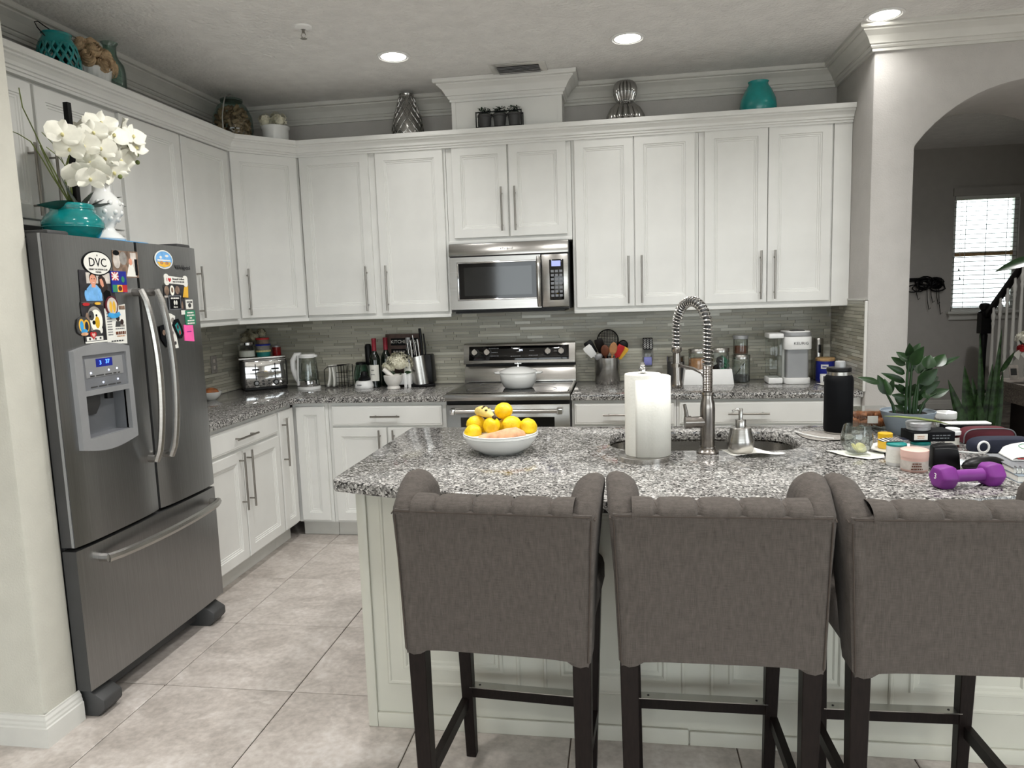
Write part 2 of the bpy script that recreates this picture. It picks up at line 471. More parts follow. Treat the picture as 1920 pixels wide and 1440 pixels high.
# arch wall with the pier between kitchen and hall
poly = [(4.04,0),(4.257,0)]
for k in range(0, 25):
    a0 = math.acos(-.6/.736); a = a0 + (PI-2*a0)*0
    t = -1 + 2*k/24
    x = 4.857 + .6*t
    poly.append((x, 1.814 + math.sqrt(.736**2-(.6*t)**2)))
poly += [(5.457,0),(7.3,0),(7.3,3.05),(4.04,3.05)]
wall_right = struct(MB().prism(poly, -.66, .12, 'y').build('wall_right', M['wall'], bevel=.012))
wallbox('wall_living_left', (-2.6,-8.9,0, -2.4,-2.7,CEIL), M['stub'])
r = MB(); r.box(7.2,-8.9,0,7.4,-7.6,CEIL); r.box(7.2,-4.0,0,7.4,-.5,CEIL); r.box(7.2,-7.6,0,7.4,-4.0,.35); r.box(7.2,-7.6,2.40,7.4,-4.0,CEIL)  # unseen side opening, added to bring light onto fridge and alcove wall
struct(r.build('wall_living_right', M['wall']))
struct(MB().box(7.4,-30,-.35,30,4.4,-.2).build('ground_side_yard', M['bounce']))
r = MB(); r.box(-2.5,-8.95,0,.40,-8.8,CEIL); r.box(6.4,-8.95,0,7.3,-8.8,CEIL); r.box(.40,-8.95,2.45,6.4,-8.8,CEIL)
struct(r.build('wall_rear', M['wall']))
d = MB()
for x in (.40, 2.37, 4.35, 6.32): d.box(x,-8.93,0,x+.08,-8.83,2.45)
d.box(.40,-8.93,2.37,6.4,-8.83,2.45)
struct(d.build('door_1', M['white']))
struct(MB().box(-2.6,-8.95,CEIL,7.4,.0,2.98).build('ceiling', M['ceiling']))
struct(MB().box(2.9,.0,3.05,9.4,4.45,3.17).build('ceiling_hall', M['ceiling']))
wallbox('wall_hall_left', (2.9,.12,0, 3.0,4.4,3.05), M['hall'])
wallbox('wall_hall_right', (9.2,.0,0, 9.3,4.4,3.05), M['hall'])
wallbox('wall_hall_front', (7.3,.0,0, 9.2,.12,3.05), M['hall'])
WX0,WX1,WZ0,WZ1 = 6.555,7.255,1.17,2.50
r = MB(); r.box(2.9,4.3,0,WX0,4.42,3.05); r.box(WX1,4.3,0,9.3,4.42,3.05); r.box(WX0,4.3,0,WX1,4.42,WZ0); r.box(WX0,4.3,WZ1,WX1,4.42,3.05)
struct(r.build('wall_far', M['hall']))
struct(MB().box(-14,-30,-.35,22,-8.95,-.2).build('ground_bounce_rear', M['bounce']))  # unseen ground behind the room, acts as a reflector for the ceiling
struct(MB().box(-4,4.45,-.35,22,30,-.2).build('ground_front_yard', M['grass']))

# window in the hall
win = struct(thing('window_1', 'w', 'window', (WX0, 4.36, WZ0)))
del win['label']; del win['category']
w_, h_ = WX1-WX0, WZ1-WZ0
f = MB(); f.box(0,-.02,0,.04,.04,h_); f.box(w_-.04,-.02,0,w_,.04,h_); f.box(.04,-.02,0,w_-.04,.04,.04); f.box(.04,-.02,h_-.04,w_-.04,.04,h_)
f.build('window_frame', M['white'], win)
MB().box(.04,-.03,.64,w_-.04,.03,.69).build('meeting_rail', M['bamboo'], win)
MB().box(.04,0,.04,w_-.04,.006,.64).build('pane', M['glass'], win)
MB().box(.04,0,.69,w_-.04,.006,h_-.04).build('pane', M['glass'], win)
s = MB(); s.box(-.05,-.13,-.03,w_+.05,-.0,0); s.box(-.02,-.085,-.10,w_+.02,-.06,-.03)
s.build('sill', M['trim'], win, bevel=.004)
MB().box(-.02,-.085,h_,w_+.02,-.06,h_+.09).build('head_trim', M['hall'], win)
bl = thing('window_blind', 'white horizontal slat blind hanging in the bright hall window', 'blind', (WX0+.01, 4.325, WZ0))
bw = w_-.02
MB().box(0,-.03,h_-.045,bw,.03,h_-.002).build('headrail', M['blind'], bl)
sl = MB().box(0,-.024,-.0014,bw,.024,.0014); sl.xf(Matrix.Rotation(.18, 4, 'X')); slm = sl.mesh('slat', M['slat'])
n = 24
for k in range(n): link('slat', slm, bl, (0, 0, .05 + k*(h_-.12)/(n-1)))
MB().box(0,-.02,.0,bw,.02,.022).build('bottom_rail', M['blind'], bl)
for x in (.12, bw*.5, bw-.12):
    MB().tube([(x,-.026,.02),(x,-.026,h_-.03)], .0035, 6).build('ladder_cord', M['dkgrey'] if x == bw*.5 else M['blind'], bl)
for x, z in ((.06,.50),(.075,.40)):
    MB().tube([(x,-.034,z),(x,-.034,h_-.04)], .002, 5).build('pull_cord', M['blind'], bl)
    MB().lathe([(.004,-.03),(.011,-.028),(.005,-.005),(.003,0)], 10, (x,-.034,z)).build('cord_tassel', M['dkgrey'], bl, smooth=40)

# crown moulding and baseboards
CROWN = [(0,2.735),(.014,2.735),(.014,2.750),(.020,2.752),(.026,2.760),(.026,2.768),(.034,2.770),(.040,2.784),(.054,2.804),(.074,2.822),(.080,2.826),(.080,2.834),(.096,2.836),(.1,2.842),(.1,CEIL),(0,CEIL)]
def crown(name, path, m=None):
    o = sweep(path, CROWN).build(name, m or M['trim'], smooth=12); struct(o); return o
crown('trim_1', [(0,-2.64),(0,0),(1.70,0)])
crown('trim_2', [(2.32,0),(4.04,0),(4.04,-.66),(7.2,-.66)])
BASE = [(0,0),(.017,0),(.017,.070),(.013,.074),(.013,.082),(.010,.090),(.010,.098),(.005,.108),(.005,.114),(0,.115)]
struct(sweep([(-2.4,-2.80),(.68,-2.80),(.68,-2.64)], BASE).build('baseboard_left', M['trim'], smooth=8))
struct(sweep([(3.0,4.3),(9.2,4.3)], BASE).build('baseboard_far', M['trim'], smooth=25))
struct(sweep([(4.04,-.66),(4.257,-.66)], BASE).build('baseboard_right', M['trim'], smooth=25))
# chimney box above the microwave cabinet
ch = thing('cabinet_chimney', 'cream crown-topped box rising from the cabinet above the microwave', 'cabinet', (0,0,0))
MB().box(1.669,-.30,2.50,2.352,-.002,2.80).build('box_body', M['cab'], ch)
for x in (1.664, 2.331): MB().box(x,-.306,2.50,x+.026,-.29,2.78).build('corner_trim', M['cab'], ch)
sweep([(1.669,-.102),(1.669,-.30),(2.352,-.30),(2.352,-.102)][::1], [(o_, z-.002) for o_, z in CROWN]).build('crown', M['cab'], ch, smooth=12)

# backsplash strips
unit = [MB().box(0,0,0,1,1,1).mesh('tile', M['bs%d' % i]) for i in range(5)]
def backsplash(wall, length, z0, z1, put, skip=None, maxn=300):
    rows = int((z1-z0)/.0198); hh = (z1-z0)/rows; L = []
    for r_ in range(rows):
        x = -rnd.uniform(0,.15)
        while x < length:
            w = rnd.choice((.075,.11,.15,.15,.2,.24,.3)); a = max(0, x); b = min(length, x+w); x += w
            if b-a < .012: continue
            zz = z0+r_*hh
            if skip and skip(a, b, zz): continue
            L.append((b-a, a+.0008, b-.0008, zz+.0009, zz+hh-.0009, rnd.choices(range(5), (30,25,20,12,13))[0], rnd.uniform(.0055,.0075)))
    L.sort(key=lambda t: -t[0])
    mb = MB()
    for k, (w, a, b, za, zb, mi, th) in enumerate(L):
        if k < maxn:
            o = link('tile', unit[mi], wall); put(o, a, b, za, zb, th)
        else:
            mb.cur = mi; put(mb, a, b, za, zb, th)
    if mb.v: stuff(mb.build('tile_field', [M['bs%d' % i] for i in range(5)], wall))
def put_back(o, a, b, za, zb, th):
    if isinstance(o, MB): o.box(a,-th,za,b,0,zb)
    else: o.location = (a,-th,za); o.scale = (b-a, th, zb-za)
def put_left(o, a, b, za, zb, th):
    if isinstance(o, MB): o.box(0,-a-(b-a),za,th,-a,zb)
    else: o.location = (0,-b,za); o.scale = (th, b-a, zb-za)
def put_right(o, a, b, za, zb, th):
    if isinstance(o, MB): o.box(4.04-th,-b,za,4.04,-a,zb)
    else: o.location = (4.04-th,-b,za); o.scale = (th, b-a, zb-za)
backsplash(wall_back, 4.03, ZC, 1.445, put_back, lambda a, b, z: b < 2.36 and a > 1.66 and z < 1.03)
backsplash(wall_left, 1.68, ZC, 1.41, put_left)
backsplash(wall_right, .655, ZC, 1.43, put_right)
e = MB(); e.box(4.028,-.665,ZC,4.041,-.655,1.435); e.box(4.028,-.665,1.43,4.041,-.34,1.438)
struct(e.build('trim_3', M['trim']))

# ================================================================== cabinets
def rings(w, h, R):
    mb = MB(); vs = []
    for ins, y in R: vs += [(ins,y,ins),(w-ins,y,ins),(w-ins,y,h-ins),(ins,y,h-ins)]
    fs = []
    for i in range(len(R)-1):
        for j in range(4):
            a = i*4+j; b = i*4+(j+1) % 4
            fs.append((a, b, b+4, a+4))
    fs.append((3,2,1,0)); k = (len(R)-1)*4; fs.append((k,k+1,k+2,k+3))
    return mb.add(vs, fs)
def door_mesh(w, h, fr=.056, t=.02):
    fr = min(fr, w*.27)
    return rings(w, h, [(0,0),(0,-t+.003),(.003,-t),(fr,-t),(fr+.003,-t+.005),(fr+.009,-t+.005),(fr+.012,-t+.009),(fr+.019,-t+.009),(fr+.022,-t+.012)])
def drawer_mesh(w, h, t=.02):
    return rings(w, h, [(0,0),(0,-t+.007),(.004,-t+.003),(.010,-t+.003),(.013,-t)])
def bar_handle(parent, c, L, vertical=True):
    mb = MB(); x, y, z = c; so = .034; pl = L*.36
    if vertical:
        mb.tube([(x,y-so,z-L/2),(x,y-so,z+L/2)], .006, 10)
        for s in (-1,1): mb.tube([(x,y,z+s*pl),(x,y-so,z+s*pl)], .0045, 8)
    else:
        mb.tube([(x-L/2,y-so,z),(x+L/2,y-so,z)], .006, 10)
        for s in (-1,1): mb.tube([(x+s*pl,y,z),(x+s*pl,y-so,z)], .0045, 8)
    mb.build('handle', M['nickel'], parent, smooth=40)
def cabinet(name, label, loc, rz, w, z0, z1, d, fronts, toe=False, m=None, group=None, extra=None):
    m = m or M['cab']
    t = thing(name, label, 'cabinet', loc, rz, group)
    b = MB()
    if toe:
        b.box(0,-d,.105,w,-.003,z1); b.box(0,-d+.07,.0,w,-.003,.105)
    else: b.box(0,-d,z0,w,-.003,z1)
    b.build('cabinet_body', m, t)
    if toe: MB().box(0,-d+.058,.001,w,-d+.07,.09).build('toe_kick', M['trim'], t)
    else: MB().box(0,-d-.012,z0-.004,w,-d+.01,z0+.018).build('light_rail', m, t, bevel=.003)
    for k, x0, x1, a, c, hs in fronts:
        me = door_mesh(x1-x0, c-a) if k == 'door' else drawer_mesh(x1-x0, c-a)
        o = me.build('door' if k == 'door' else 'drawer', m, t, (x0,-d-.0005,a))
        if hs:
            if hs[0] == 'v': bar_handle(o, (hs[1]-x0,-.02,hs[2]-a), hs[3])
            else: bar_handle(o, (hs[1]-x0,-.02,hs[2]-a), hs[3], False)
    return t
H90 = PI/2
UD, BD = .315, .61
y0 = -2.63
cabinet('wall_cabinet', 'short white two-door wall cabinet above the refrigerator', (0,y0,0), H90, .977, 1.87, 2.47, UD,
    [('door',.02,.473,1.892,2.44,('v',.425,2.05,.29)),('door',.488,.965,1.892,2.44,('v',.535,2.05,.29))])
y0 = -1.65
cabinet('wall_cabinet', 'tall white two-door wall cabinet between refrigerator and angled corner cabinet', (0,y0,0), H90, .988, 1.40, 2.47, UD,
    [('door',.016,.493,1.432,2.448,('v',.445,1.595,.29)),('door',.507,.978,1.432,2.448,('v',.55,1.595,.29))])
# angled corner cabinet
t = thing('corner_wall_cabinet', 'white single-door angled wall cabinet in the room corner above the toaster', 'cabinet', (0,0,0))
pl = [(0.001,-.003),(0.001,-.66),(.315,-.66),(.628,-.318),(.628,-.003)]
MB().prism(pl, 1.40, 2.47).build('cabinet_body', M['cab'], t)
ang = math.atan2(.342,.313)
sweep([(.315,-.66),(.628,-.318)], [(0,1.396),(.012,1.396),(.012,1.418),(0,1.418)]).build('light_rail', M['cab'], t)
dl = math.hypot(.342,.313)
o = door_mesh(dl-.04, 1.02).build('door', M['cab'], t, (.315+math.cos(ang)*.02,-.66+math.sin(ang)*.02,1.432), (0,0,ang))
bar_handle(o, (.05,-.02,.163), .29)
cabinet('wall_cabinet', 'tall white two-door wall cabinet left of the microwave', (.632,0,0), 0, .980, 1.40, 2.47, UD,
    [('door',.006,.474,1.432,2.458,('v',.43,1.595,.29)),('door',.521,.966,1.432,2.458,('v',.565,1.595,.29))])
cabinet('wall_cabinet', 'short white two-door wall cabinet directly above the microwave', (1.615,0,0), 0, .79, 1.86, 2.47, UD,
    [('door',.04,.393,1.892,2.458,('v',.355,2.06,.27)),('door',.402,.761,1.892,2.458,('v',.44,2.06,.27))])
cabinet('wall_cabinet', 'tall white two-door wall cabinet just right of the microwave', (2.408,0,0), 0, .762, 1.40, 2.47, UD,
    [('door',.017,.376,1.432,2.46,('v',.34,1.595,.29)),('door',.381,.742,1.432,2.46,('v',.42,1.595,.29))])
t = cabinet('wall_cabinet', 'tall white two-door wall cabinet against the right-hand wall above the coffee maker', (3.172,0,0), 0, .866, 1.40, 2.47, UD,
    [('door',.033,.397,1.432,2.465,('v',.36,1.595,.29)),('door',.401,.758,1.432,2.465,('v',.44,1.595,.29))])
MB().box(.768,-UD-.018,1.40,.866,-UD,2.47).build('filler_panel', M['cab'], t)
CC = [(-.02,2.452),(.010,2.452),(.010,2.464),(.018,2.466),(.018,2.476),(.026,2.479),(.030,2.492),(.042,2.506),(.052,2.511),(.052,2.519),(.064,2.522),(.066,2.530),(.066,2.548),(-.02,2.548)]
cm = sweep([(.335,-2.62),(.335,-.66),(.63,-.335),(4.038,-.335)], CC).build('cabinet_crown_molding', M['cab'], smooth=10)
tag(cm, 'white stepped crown molding running along the tops of the wall cabinets', 'molding')
dk = MB().prism([(.002,-2.62),(.335,-2.62),(.335,-.66),(.63,-.335),(4.036,-.335),(4.036,-.002),(.002,-.002)], 2.471, 2.50).build('deck', M['cab'], cm)

# base cabinets
y0 = -1.72
cabinet('base_cabinet', 'white base cabinet with one drawer over two doors beside the refrigerator', (0,y0,0), H90, .88, 0, .885, BD,
    [('drawer',.02,.868,.738,.862,('h',.46,.80,.22)),('door',.02,.435,.12,.722,('v',.40,.56,.32)),('door',.445,.868,.12,.722,('v',.48,.56,.32))], toe=True)
cabinet('base_cabinet', 'narrow white pull-out base cabinet next to the dark corner gap', (0,-.838,0), H90, .20, 0, .885, BD,
    [('door',.005,.192,.12,.862,('v',.035,.67,.30))], toe=True)
t = cabinet('base_cabinet', 'narrow white corner base cabinet without a handle', (.612,0,0), 0, .24, 0, .885, BD,
    [('door',.028,.221,.12,.862,None)], toe=True)
cabinet('base_cabinet', 'white base cabinet with a drawer left of the range', (.855,0,0), 0, .772, 0, .885, BD,
    [('drawer',.025,.742,.738,.864,('h',.385,.80,.19)),('door',.025,.380,.12,.726,('v',.34,.57,.29)),('door',.390,.742,.12,.726,('v',.43,.57,.29))], toe=True)
cabinet('base_cabinet', 'white base cabinet with a drawer just right of the range', (2.398,0,0), 0, .615, 0, .885, BD,
    [('drawer',.014,.600,.738,.868,('h',.307,.80,.24)),('door',.014,.300,.12,.726,('v',.26,.57,.29)),('door',.310,.600,.12,.726,('v',.35,.57,.29))], toe=True)
t = cabinet('base_cabinet', 'white base cabinet with a wide drawer under the coffee maker', (3.016,0,0), 0, 1.02, 0, .885, BD,
    [('drawer',.014,.820,.738,.872,('h',.400,.803,.23)),('door',.014,.412,.12,.726,('v',.37,.57,.29)),('door',.422,.820,.12,.726,('v',.46,.57,.29))], toe=True)

def slab(name, label, outer, z0, z1, inner=None, bev=.006, parent=None):
    bm = bmesh.new()
    def loop(pts, z): 
        V = [bm.verts.new((x, y, z)) for x, y in pts]
        return V, [bm.edges.new((V[i], V[(i+1) % len(V)])) for i in range(len(V))]
    for z in (z0, z1):
        V, E = loop(outer, z); top = [V]
        if inner:
            W, E2 = loop(inner, z); E = E+E2; top.append(W)
        bmesh.ops.triangle_fill(bm, use_beauty=True, use_dissolve=False, edges=E)
        if z == z0: low = top
    for a, b in zip(low, top):
        for i in range(len(a)):
            j = (i+1) % len(a); bm.faces.new((a[i], a[j], b[j], b[i]))
    bmesh.ops.recalc_face_normals(bm, faces=bm.faces)
    bm.normal_update()
    E = [e for e in bm.edges if len(e.link_faces) == 2 and e.calc_face_angle(0) > .9 and abs(e.verts[0].co.z-e.verts[1].co.z) < 1e-5]
    bmesh.ops.bevel(bm, geom=E, offset=bev, segments=2, profile=.5, affect='EDGES', clamp_overlap=True)
    me = bpy.data.meshes.new(name); bm.to_mesh(me); bm.free(); me.materials.append(M['granite'])
    me.polygons.foreach_set('use_smooth', [True]*len(me.polygons)); me.set_sharp_from_angle(angle=math.radians(30))
    return tag(link(name, me, parent), label, 'countertop')
slab('countertop', 'speckled grey granite L-shaped countertop under the toaster and kettle', [(.004,-1.72),(.648,-1.72),(.648,-.72),(.66,-.68),(.69,-.655),(.73,-.648),(1.627,-.648),(1.627,-.004),(.004,-.004)], .887, ZC)
slab('countertop', 'speckled grey granite countertop right of the range under the coffee maker', [(2.397,-.648),(4.036,-.648),(4.036,-.004),(2.397,-.004)], .887, ZC)

# ================================================================== island
bow = [(1.722,-1.69),(1.722,-2.60),(1.728,-2.635)]
for k in range(0, 25):
    x = 1.74 + (4.11-1.74)*k/24; u = (x-2.925)/1.185
    bow.append((x, -2.87 + .215*u*u))
bow += [(4.125,-2.635),(4.128,-2.60),(4.128,-1.69)]
def rrect(x0, y0, x1, y1, r, n=6):
    out = []
    for cx, cy, a in ((x1-r,y0+r,-PI/2),(x1-r,y1-r,0),(x0+r,y1-r,PI/2),(x0+r,y0+r,PI)):
        for k in range(n+1): out.append((cx+r*math.cos(a+PI/2*k/n), cy+r*math.sin(a+PI/2*k/n)))
    return out
SX0,SX1,SY0,SY1 = 2.645,3.36,-2.185,-1.81
slab('countertop', 'bow-fronted speckled grey granite island countertop with sink cutout', bow, .887, ZC, rrect(SX0,SY0,SX1,SY1,.12), parent=None)
isl = thing('kitchen_island', 'pale sage white panelled kitchen island base behind the stools', 'island', (0,0,0))
g = MB(); g.box(1.786,-2.567,0,4.06,-1.73,.64); g.box(1.786,-2.567,.64,2.60,-1.73,.887); g.box(3.40,-2.567,.64,4.06,-1.73,.887); g.box(2.60,-2.567,.64,3.40,-2.23,.887); g.box(2.60,-1.775,.64,3.40,-1.73,.887)
g.build('island_body', M['island'], isl)
MB().box(1.780,-2.580,0,1.815,-2.567,.884).build('corner_post', M['island'], isl, bevel=.004)
PX = [(1.86,2.335),(2.415,2.89),(2.97,3.445),(3.525,4.0)]
for a, b in PX:
    rings(b-a, .70, [(0,0),(0,-.006),(.004,-.010),(.010,-.010),(.014,-.006),(.058,-.006),(.062,-.012),(.070,-.012),(.076,-.006),(.086,-.006),(.092,-.002)]).build('panel', M['island'], isl, (a,-2.567,.165))
MB().box(1.815,-2.579,0,2.90,-2.567,.055).build('baseboard', M['island'], isl, bevel=.003)
MB().box(2.904,-2.579,0,4.06,-2.567,.05).build('baseboard', M['island'], isl, bevel=.003)
# undermount sink
sk = thing('kitchen_sink', 'undermounted brushed steel sink bowl set in the island', 'sink', (0,0,0))
prof = [(.018,.886),(.006,.886),(.0,.88),(-.004,.72),(-.03,.685),(-.16,.68)]
vs = []; fs = []; nn = 0
for ins, z in prof:
    rp = rrect(SX0-.004-ins, SY0-.004-ins, SX1+.004+ins, SY1+.004+ins, .12+min(0,ins)*.3 if ins > -.1 else .02)
    nn = len(rp); vs += [(x, y, z) for x, y in rp]
for i in range(len(prof)-1):
    for j in range(nn): fs.append((i*nn+j, i*nn+(j+1) % nn, (i+1)*nn+(j+1) % nn, (i+1)*nn+j))
fs.append(tuple(range((len(prof)-1)*nn, len(prof)*nn)))
MB().add(vs, fs).build('sink_bowl', M['steelh'], sk, smooth=40)
MB().lathe([(.045,.681),(.045,.684),(.036,.685),(.03,.678),(.0,.678)], 20, (3.0,-2.0,0)).build('drain', M['chrome'], sk, smooth=30)
# ================================================================== refrigerator
fr = thing('refrigerator', 'stainless french-door refrigerator with magnets and water dispenser', 'refrigerator', (0,0,0))
FY0, FY1 = -2.642, -1.742
b = MB(); b.box(.03,FY0+.02,.03,.672,FY1-.01,1.775)
b.build('cabinet_body', M['dkgrey'], fr, bevel=.006)
for y in (FY0+.03, FY1-.13): MB().box(.56,y,1.775,.735,y+.10,1.80).build('hinge_cover', M['dkgrey'], fr, bevel=.008)
def fdoor(name, y0, y1, z0, z1, hole=None, bulge=.014):
    ys = [y0+(y1-y0)*k/14 for k in range(15)]; zs = [z0, z1]
    if hole:
        ys = sorted([y for y in ys if min(abs(y-hole[0]), abs(y-hole[1])) > .008]+list(hole[:2])); zs = [z0, hole[2], hole[3], z1]
    def X(y):
        u = (y-(y0+y1)/2)/((y1-y0)/2); return .734+bulge*(1-u**4*.9-.1*u*u)
    mb = MB(); idx = {}; nf = 0
    vs = []; fs = []
    for i, y in enumerate(ys):
        for j, z in enumerate(zs):
            idx[i,j] = len(vs); vs.append((X(y),y,z))
    bk = {}
    for i, y in enumerate(ys):
        for j in (0, len(zs)-1):
            bk[i,j] = len(vs); vs.append((.678,y,zs[j]))
    for i in range(len(ys)-1):
        for j in range(len(zs)-1):
            if hole and ys[i] >= hole[0]-1e-6 and ys[i+1] <= hole[1]+1e-6 and j == 1: continue
            fs.insert(0, (idx[i,j],idx[i+1,j],idx[i+1,j+1],idx[i,j+1])); nf += 1
        for j in (0, len(zs)-1):
            fs.append((idx[i,j],idx[i+1,j],bk[i+1,j],bk[i,j]))
        fs.append((bk[i,0],bk[i+1,0],bk[i+1,len(zs)-1],bk[i,len(zs)-1]))
    for i in (0, len(ys)-1):
        fs.append(tuple([idx[i,j] for j in range(len(zs))]+[bk[i,len(zs)-1],bk[i,0]]))
    mb.add(vs, fs); mb.m = [0]*nf + [1]*(len(fs)-nf)
    return mb.build(name, [M['fridge'], M['dkgrey']], fr, smooth=35)
HOLE = (-2.545,-2.312,1.045,1.205)
ld = fdoor('door', FY0, -2.165, .664, 1.785, HOLE)
rd = fdoor('door', -2.150, FY1, .664, 1.785)
fz = fdoor('freezer_drawer', FY0, FY1, .112, .648, None, .010)
# bright edge strips on the left door
MB().box(.721,FY0-.002,.664,.731,FY0+.001,1.785).build('edge_strip', M['silverplastic'], ld)
# curved pull handles
def fhandle(parent, y, s):
    pts = []; 
    for k in range(17):
        u = k/16; z = .885 + (1.590-.885)*u
        pts.append((.775+.050*math.sin(PI*u)**.6, y, z))
    mb = MB(); mb.tube(pts, .016, 8, flat=.9)
    mb.tube([(.74,y,1.582),(.776,y,1.582)], .016, 8); mb.tube([(.74,y,.893),(.776,y,.893)], .016, 8)
    return mb.build('handle', M['steel'], parent, smooth=40)
fhandle(ld, -2.205, 1); fhandle(rd, -2.105, 1)
pts = [(.775+.045*math.sin(PI*k/16)**.6, -2.535+.75*k/16, .588) for k in range(17)]
mb = MB(); mb.tube(pts, .016, 8, flat=1.1); mb.tube([(.735,-2.53,.588),(.776,-2.53,.588)], .016, 8); mb.tube([(.735,-1.79,.588),(.776,-1.79,.588)], .016, 8)
mb.build('handle', M['steel'], fz, smooth=40)
# dispenser
X0 = .748
fo = MB()
def arc(y0, y1, z, dz, n=8): return [(y0+(y1-y0)*k/n, z+dz*math.sin(PI*k/n)) for k in range(n+1)]
outer = arc(-2.585,-2.288,1.372,.022) + arc(-2.285,-2.582,1.012,-.022)
inner_lo = [(-2.545,1.045),(-2.312,1.045),(-2.312,1.205),(-2.545,1.205)]
# bezel as four strips around the cavity plus the control panel zone
fo.prism([(-2.584,1.010),(-2.545,1.045),(-2.545,1.352),(-2.585,1.352)], X0-.012, X0+.014, 'x')
fo.prism([(-2.312,1.045),(-2.284,1.010),(-2.288,1.352),(-2.312,1.352)], X0-.012, X0+.014, 'x')
fo.prism([(-2.584,1.010)]+[(p[0],p[1]) for p in arc(-2.584,-2.284,1.010,-.022)][1:-1]+[(-2.284,1.010),(-2.312,1.045),(-2.545,1.045)], X0-.012, X0+.014, 'x')
fo.prism([(-2.585,1.352),(-2.288,1.352)]+[p for p in reversed(arc(-2.585,-2.288,1.372,.022))], X0-.012, X0+.014, 'x')
fo.box(X0-.012,-2.545,1.203,X0+.014,-2.312,1.222)
dsp = fo.build('dispenser_bezel', M['silverplastic'], ld)
MB().box(X0-.02,-2.545,1.222,X0+.008,-2.312,1.353).build('control_panel', M['greypanel'], dsp)
MB().box(X0+.008,-2.53,1.268,X0+.0095,-2.33,1.338).build('display_strip', M['silverplastic'], dsp)
c = MB(); c.box(.685,-2.547,1.043,.690,-2.310,1.207); c.box(.685,-2.549,1.043,X0-.004,-2.545,1.207); c.box(.685,-2.312,1.043,X0-.004,-2.308,1.207)
c.box(.685,-2.547,1.041,X0-.002,-2.310,1.046); c.box(.685,-2.547,1.203,X0-.004,-2.310,1.207)
c.build('cavity', M['greypanel'], dsp)
c = MB(); c.prism([(.692,1.20),(.725,1.20),(.722,1.16),(.700,1.12),(.692,1.12)], -2.50, -2.425, 'y'); c.build('paddle', M['dkgrey'], dsp, bevel=.004)
MB().lathe([(.016,1.175),(.016,1.204)], 12, (.722,-2.38,0)).build('nozzle', M['black'], dsp, smooth=40)
text('3', .022, M['ledblue'], dsp, (X0+.0105,-2.452,1.319), (H90,0,H90)); text('37', .022, M['ledblue'], dsp, (X0+.0105,-2.414,1.321), (H90,0,H90))
MB().box(X0+.0085,-2.475,1.304,X0+.0098,-2.387,1.335).build('display', M['blue'], dsp)
for y, z in ((-2.505,1.285),(-2.41,1.288),(-2.365,1.29),(-2.445,1.245),(-2.365,1.248)):
    MB().lathe([(.004,0),(.003,.0015)], 8).xf(Matrix.Translation((X0+.0095,y,z)) @ Matrix.Rotation(H90,4,'Y')).build('indicator_light', M['ledwhite'], dsp)
bars(dsp, (X0+.0098,-2.43,1.273), (H90,0,H90), .16, .005, M['dkgrey'])
bars(dsp, (X0+.0085,-2.43,1.232), (H90,0,H90), .16, .005, M['dkgrey'], 3)
# badge and feet
text('Whirlpool', .026, M['dkgrey'], rd, (.7505,-1.868,1.692), (H90,0,H90), ext=.0012)
for y in (FY0+.07, FY1-.09):
    f = MB(); f.prism([(.62,.0),(.735,.0),(.765,.03),(.765,.065),(.70,.105),(.62,.105)], y-.05, y+.05, 'y')
    f.build('foot', M['dkgrey'], fr, bevel=.006)
MB().box(.50,FY0+.1,.03,.64,FY1-.12,.11).build('base_grille', M['black'], fr)

# ================================================================== range
rg = thing('range', 'stainless electric range with glass cooktop and four knobs', 'range', (1.631,0,0))
W = .762
b = MB(); b.box(0,-.635,.10,W,-.02,.925); b.build('oven_body', M['dkgrey'], rg)
b = MB(); b.box(0,-.685,.897,W,-.60,.937); b.box(0,-.60,.90,.022,-.06,.937); b.box(W-.022,-.60,.90,W,-.06,.937); b.build('cooktop_rim', M['steelh'], rg, bevel=.004)
ct = MB().box(.022,-.60,.928,W-.022,-.065,.936).build('cooktop_glass', M['blackglass'], rg)
for x, y, r_ in ((.2,-.46,.10),(.55,-.46,.115),(.2,-.2,.075),(.55,-.2,.09)):
    MB().lathe([(r_-.002,0),(r_-.002,.0006),(r_,.0006),(r_,0),(r_-.002,0)], 40, (x,y,.936)).build('burner_ring', M['greypanel'], ct)
b = MB(); b.prism([(-.065,.930),(-.09,.937),(-.088,.95),(-.062,1.045),(-.02,1.045),(-.02,.93)], 0, W, 'x'); b.build('lower_backguard', M['steelh'], rg, bevel=.003)
MB().box(.004,-.055,1.044,W-.004,-.02,1.066).build('vent_gap', M['black'], rg)
bg_ = MB().prism([(-.108,1.064),(-.112,1.07),(-.078,1.198),(-.07,1.202),(-.02,1.202),(-.02,1.064)], 0, W, 'x').build('backguard', M['steelh'], rg, bevel=.003)
sl_ = math.atan2(.034, .128)
def on_guard(u, v):  # x along, v height up the sloped face
    return (u, -.1125 + .034/.128*(v-1.07), v)
pn = MB().box(.038,-.004,0,W-.042,.002,.098); pn.xf(Matrix.Translation((0,on_guard(0,1.088)[1],1.088)) @ Matrix.Rotation(-sl_,4,'X'))
pn.build('control_panel', M['blackglass'], rg, bevel=.002)
for x in (.080,.165,.580,.670):
    kx, ky, kz = on_guard(x, 1.140)
    MM = Matrix.Translation((kx, ky-.003, kz)) @ Matrix.Rotation(-sl_,4,'X') @ Matrix.Rotation(H90,4,'X')
    k = MB().lathe([(.030,0),(.030,.002),(.026,.003)], 24).xf(MM).build('knob_ring', M['black'], rg)
    k = MB(); k.lathe([(.023,0),(.021,.022),(.018,.025),(0,.025)], 20); k.box(-.004,-.021,.024,.004,.021,.030); k.xf(MM).build('knob', M['chrome'], rg, smooth=30)
gx, gy, gz = on_guard(.36, 1.145)
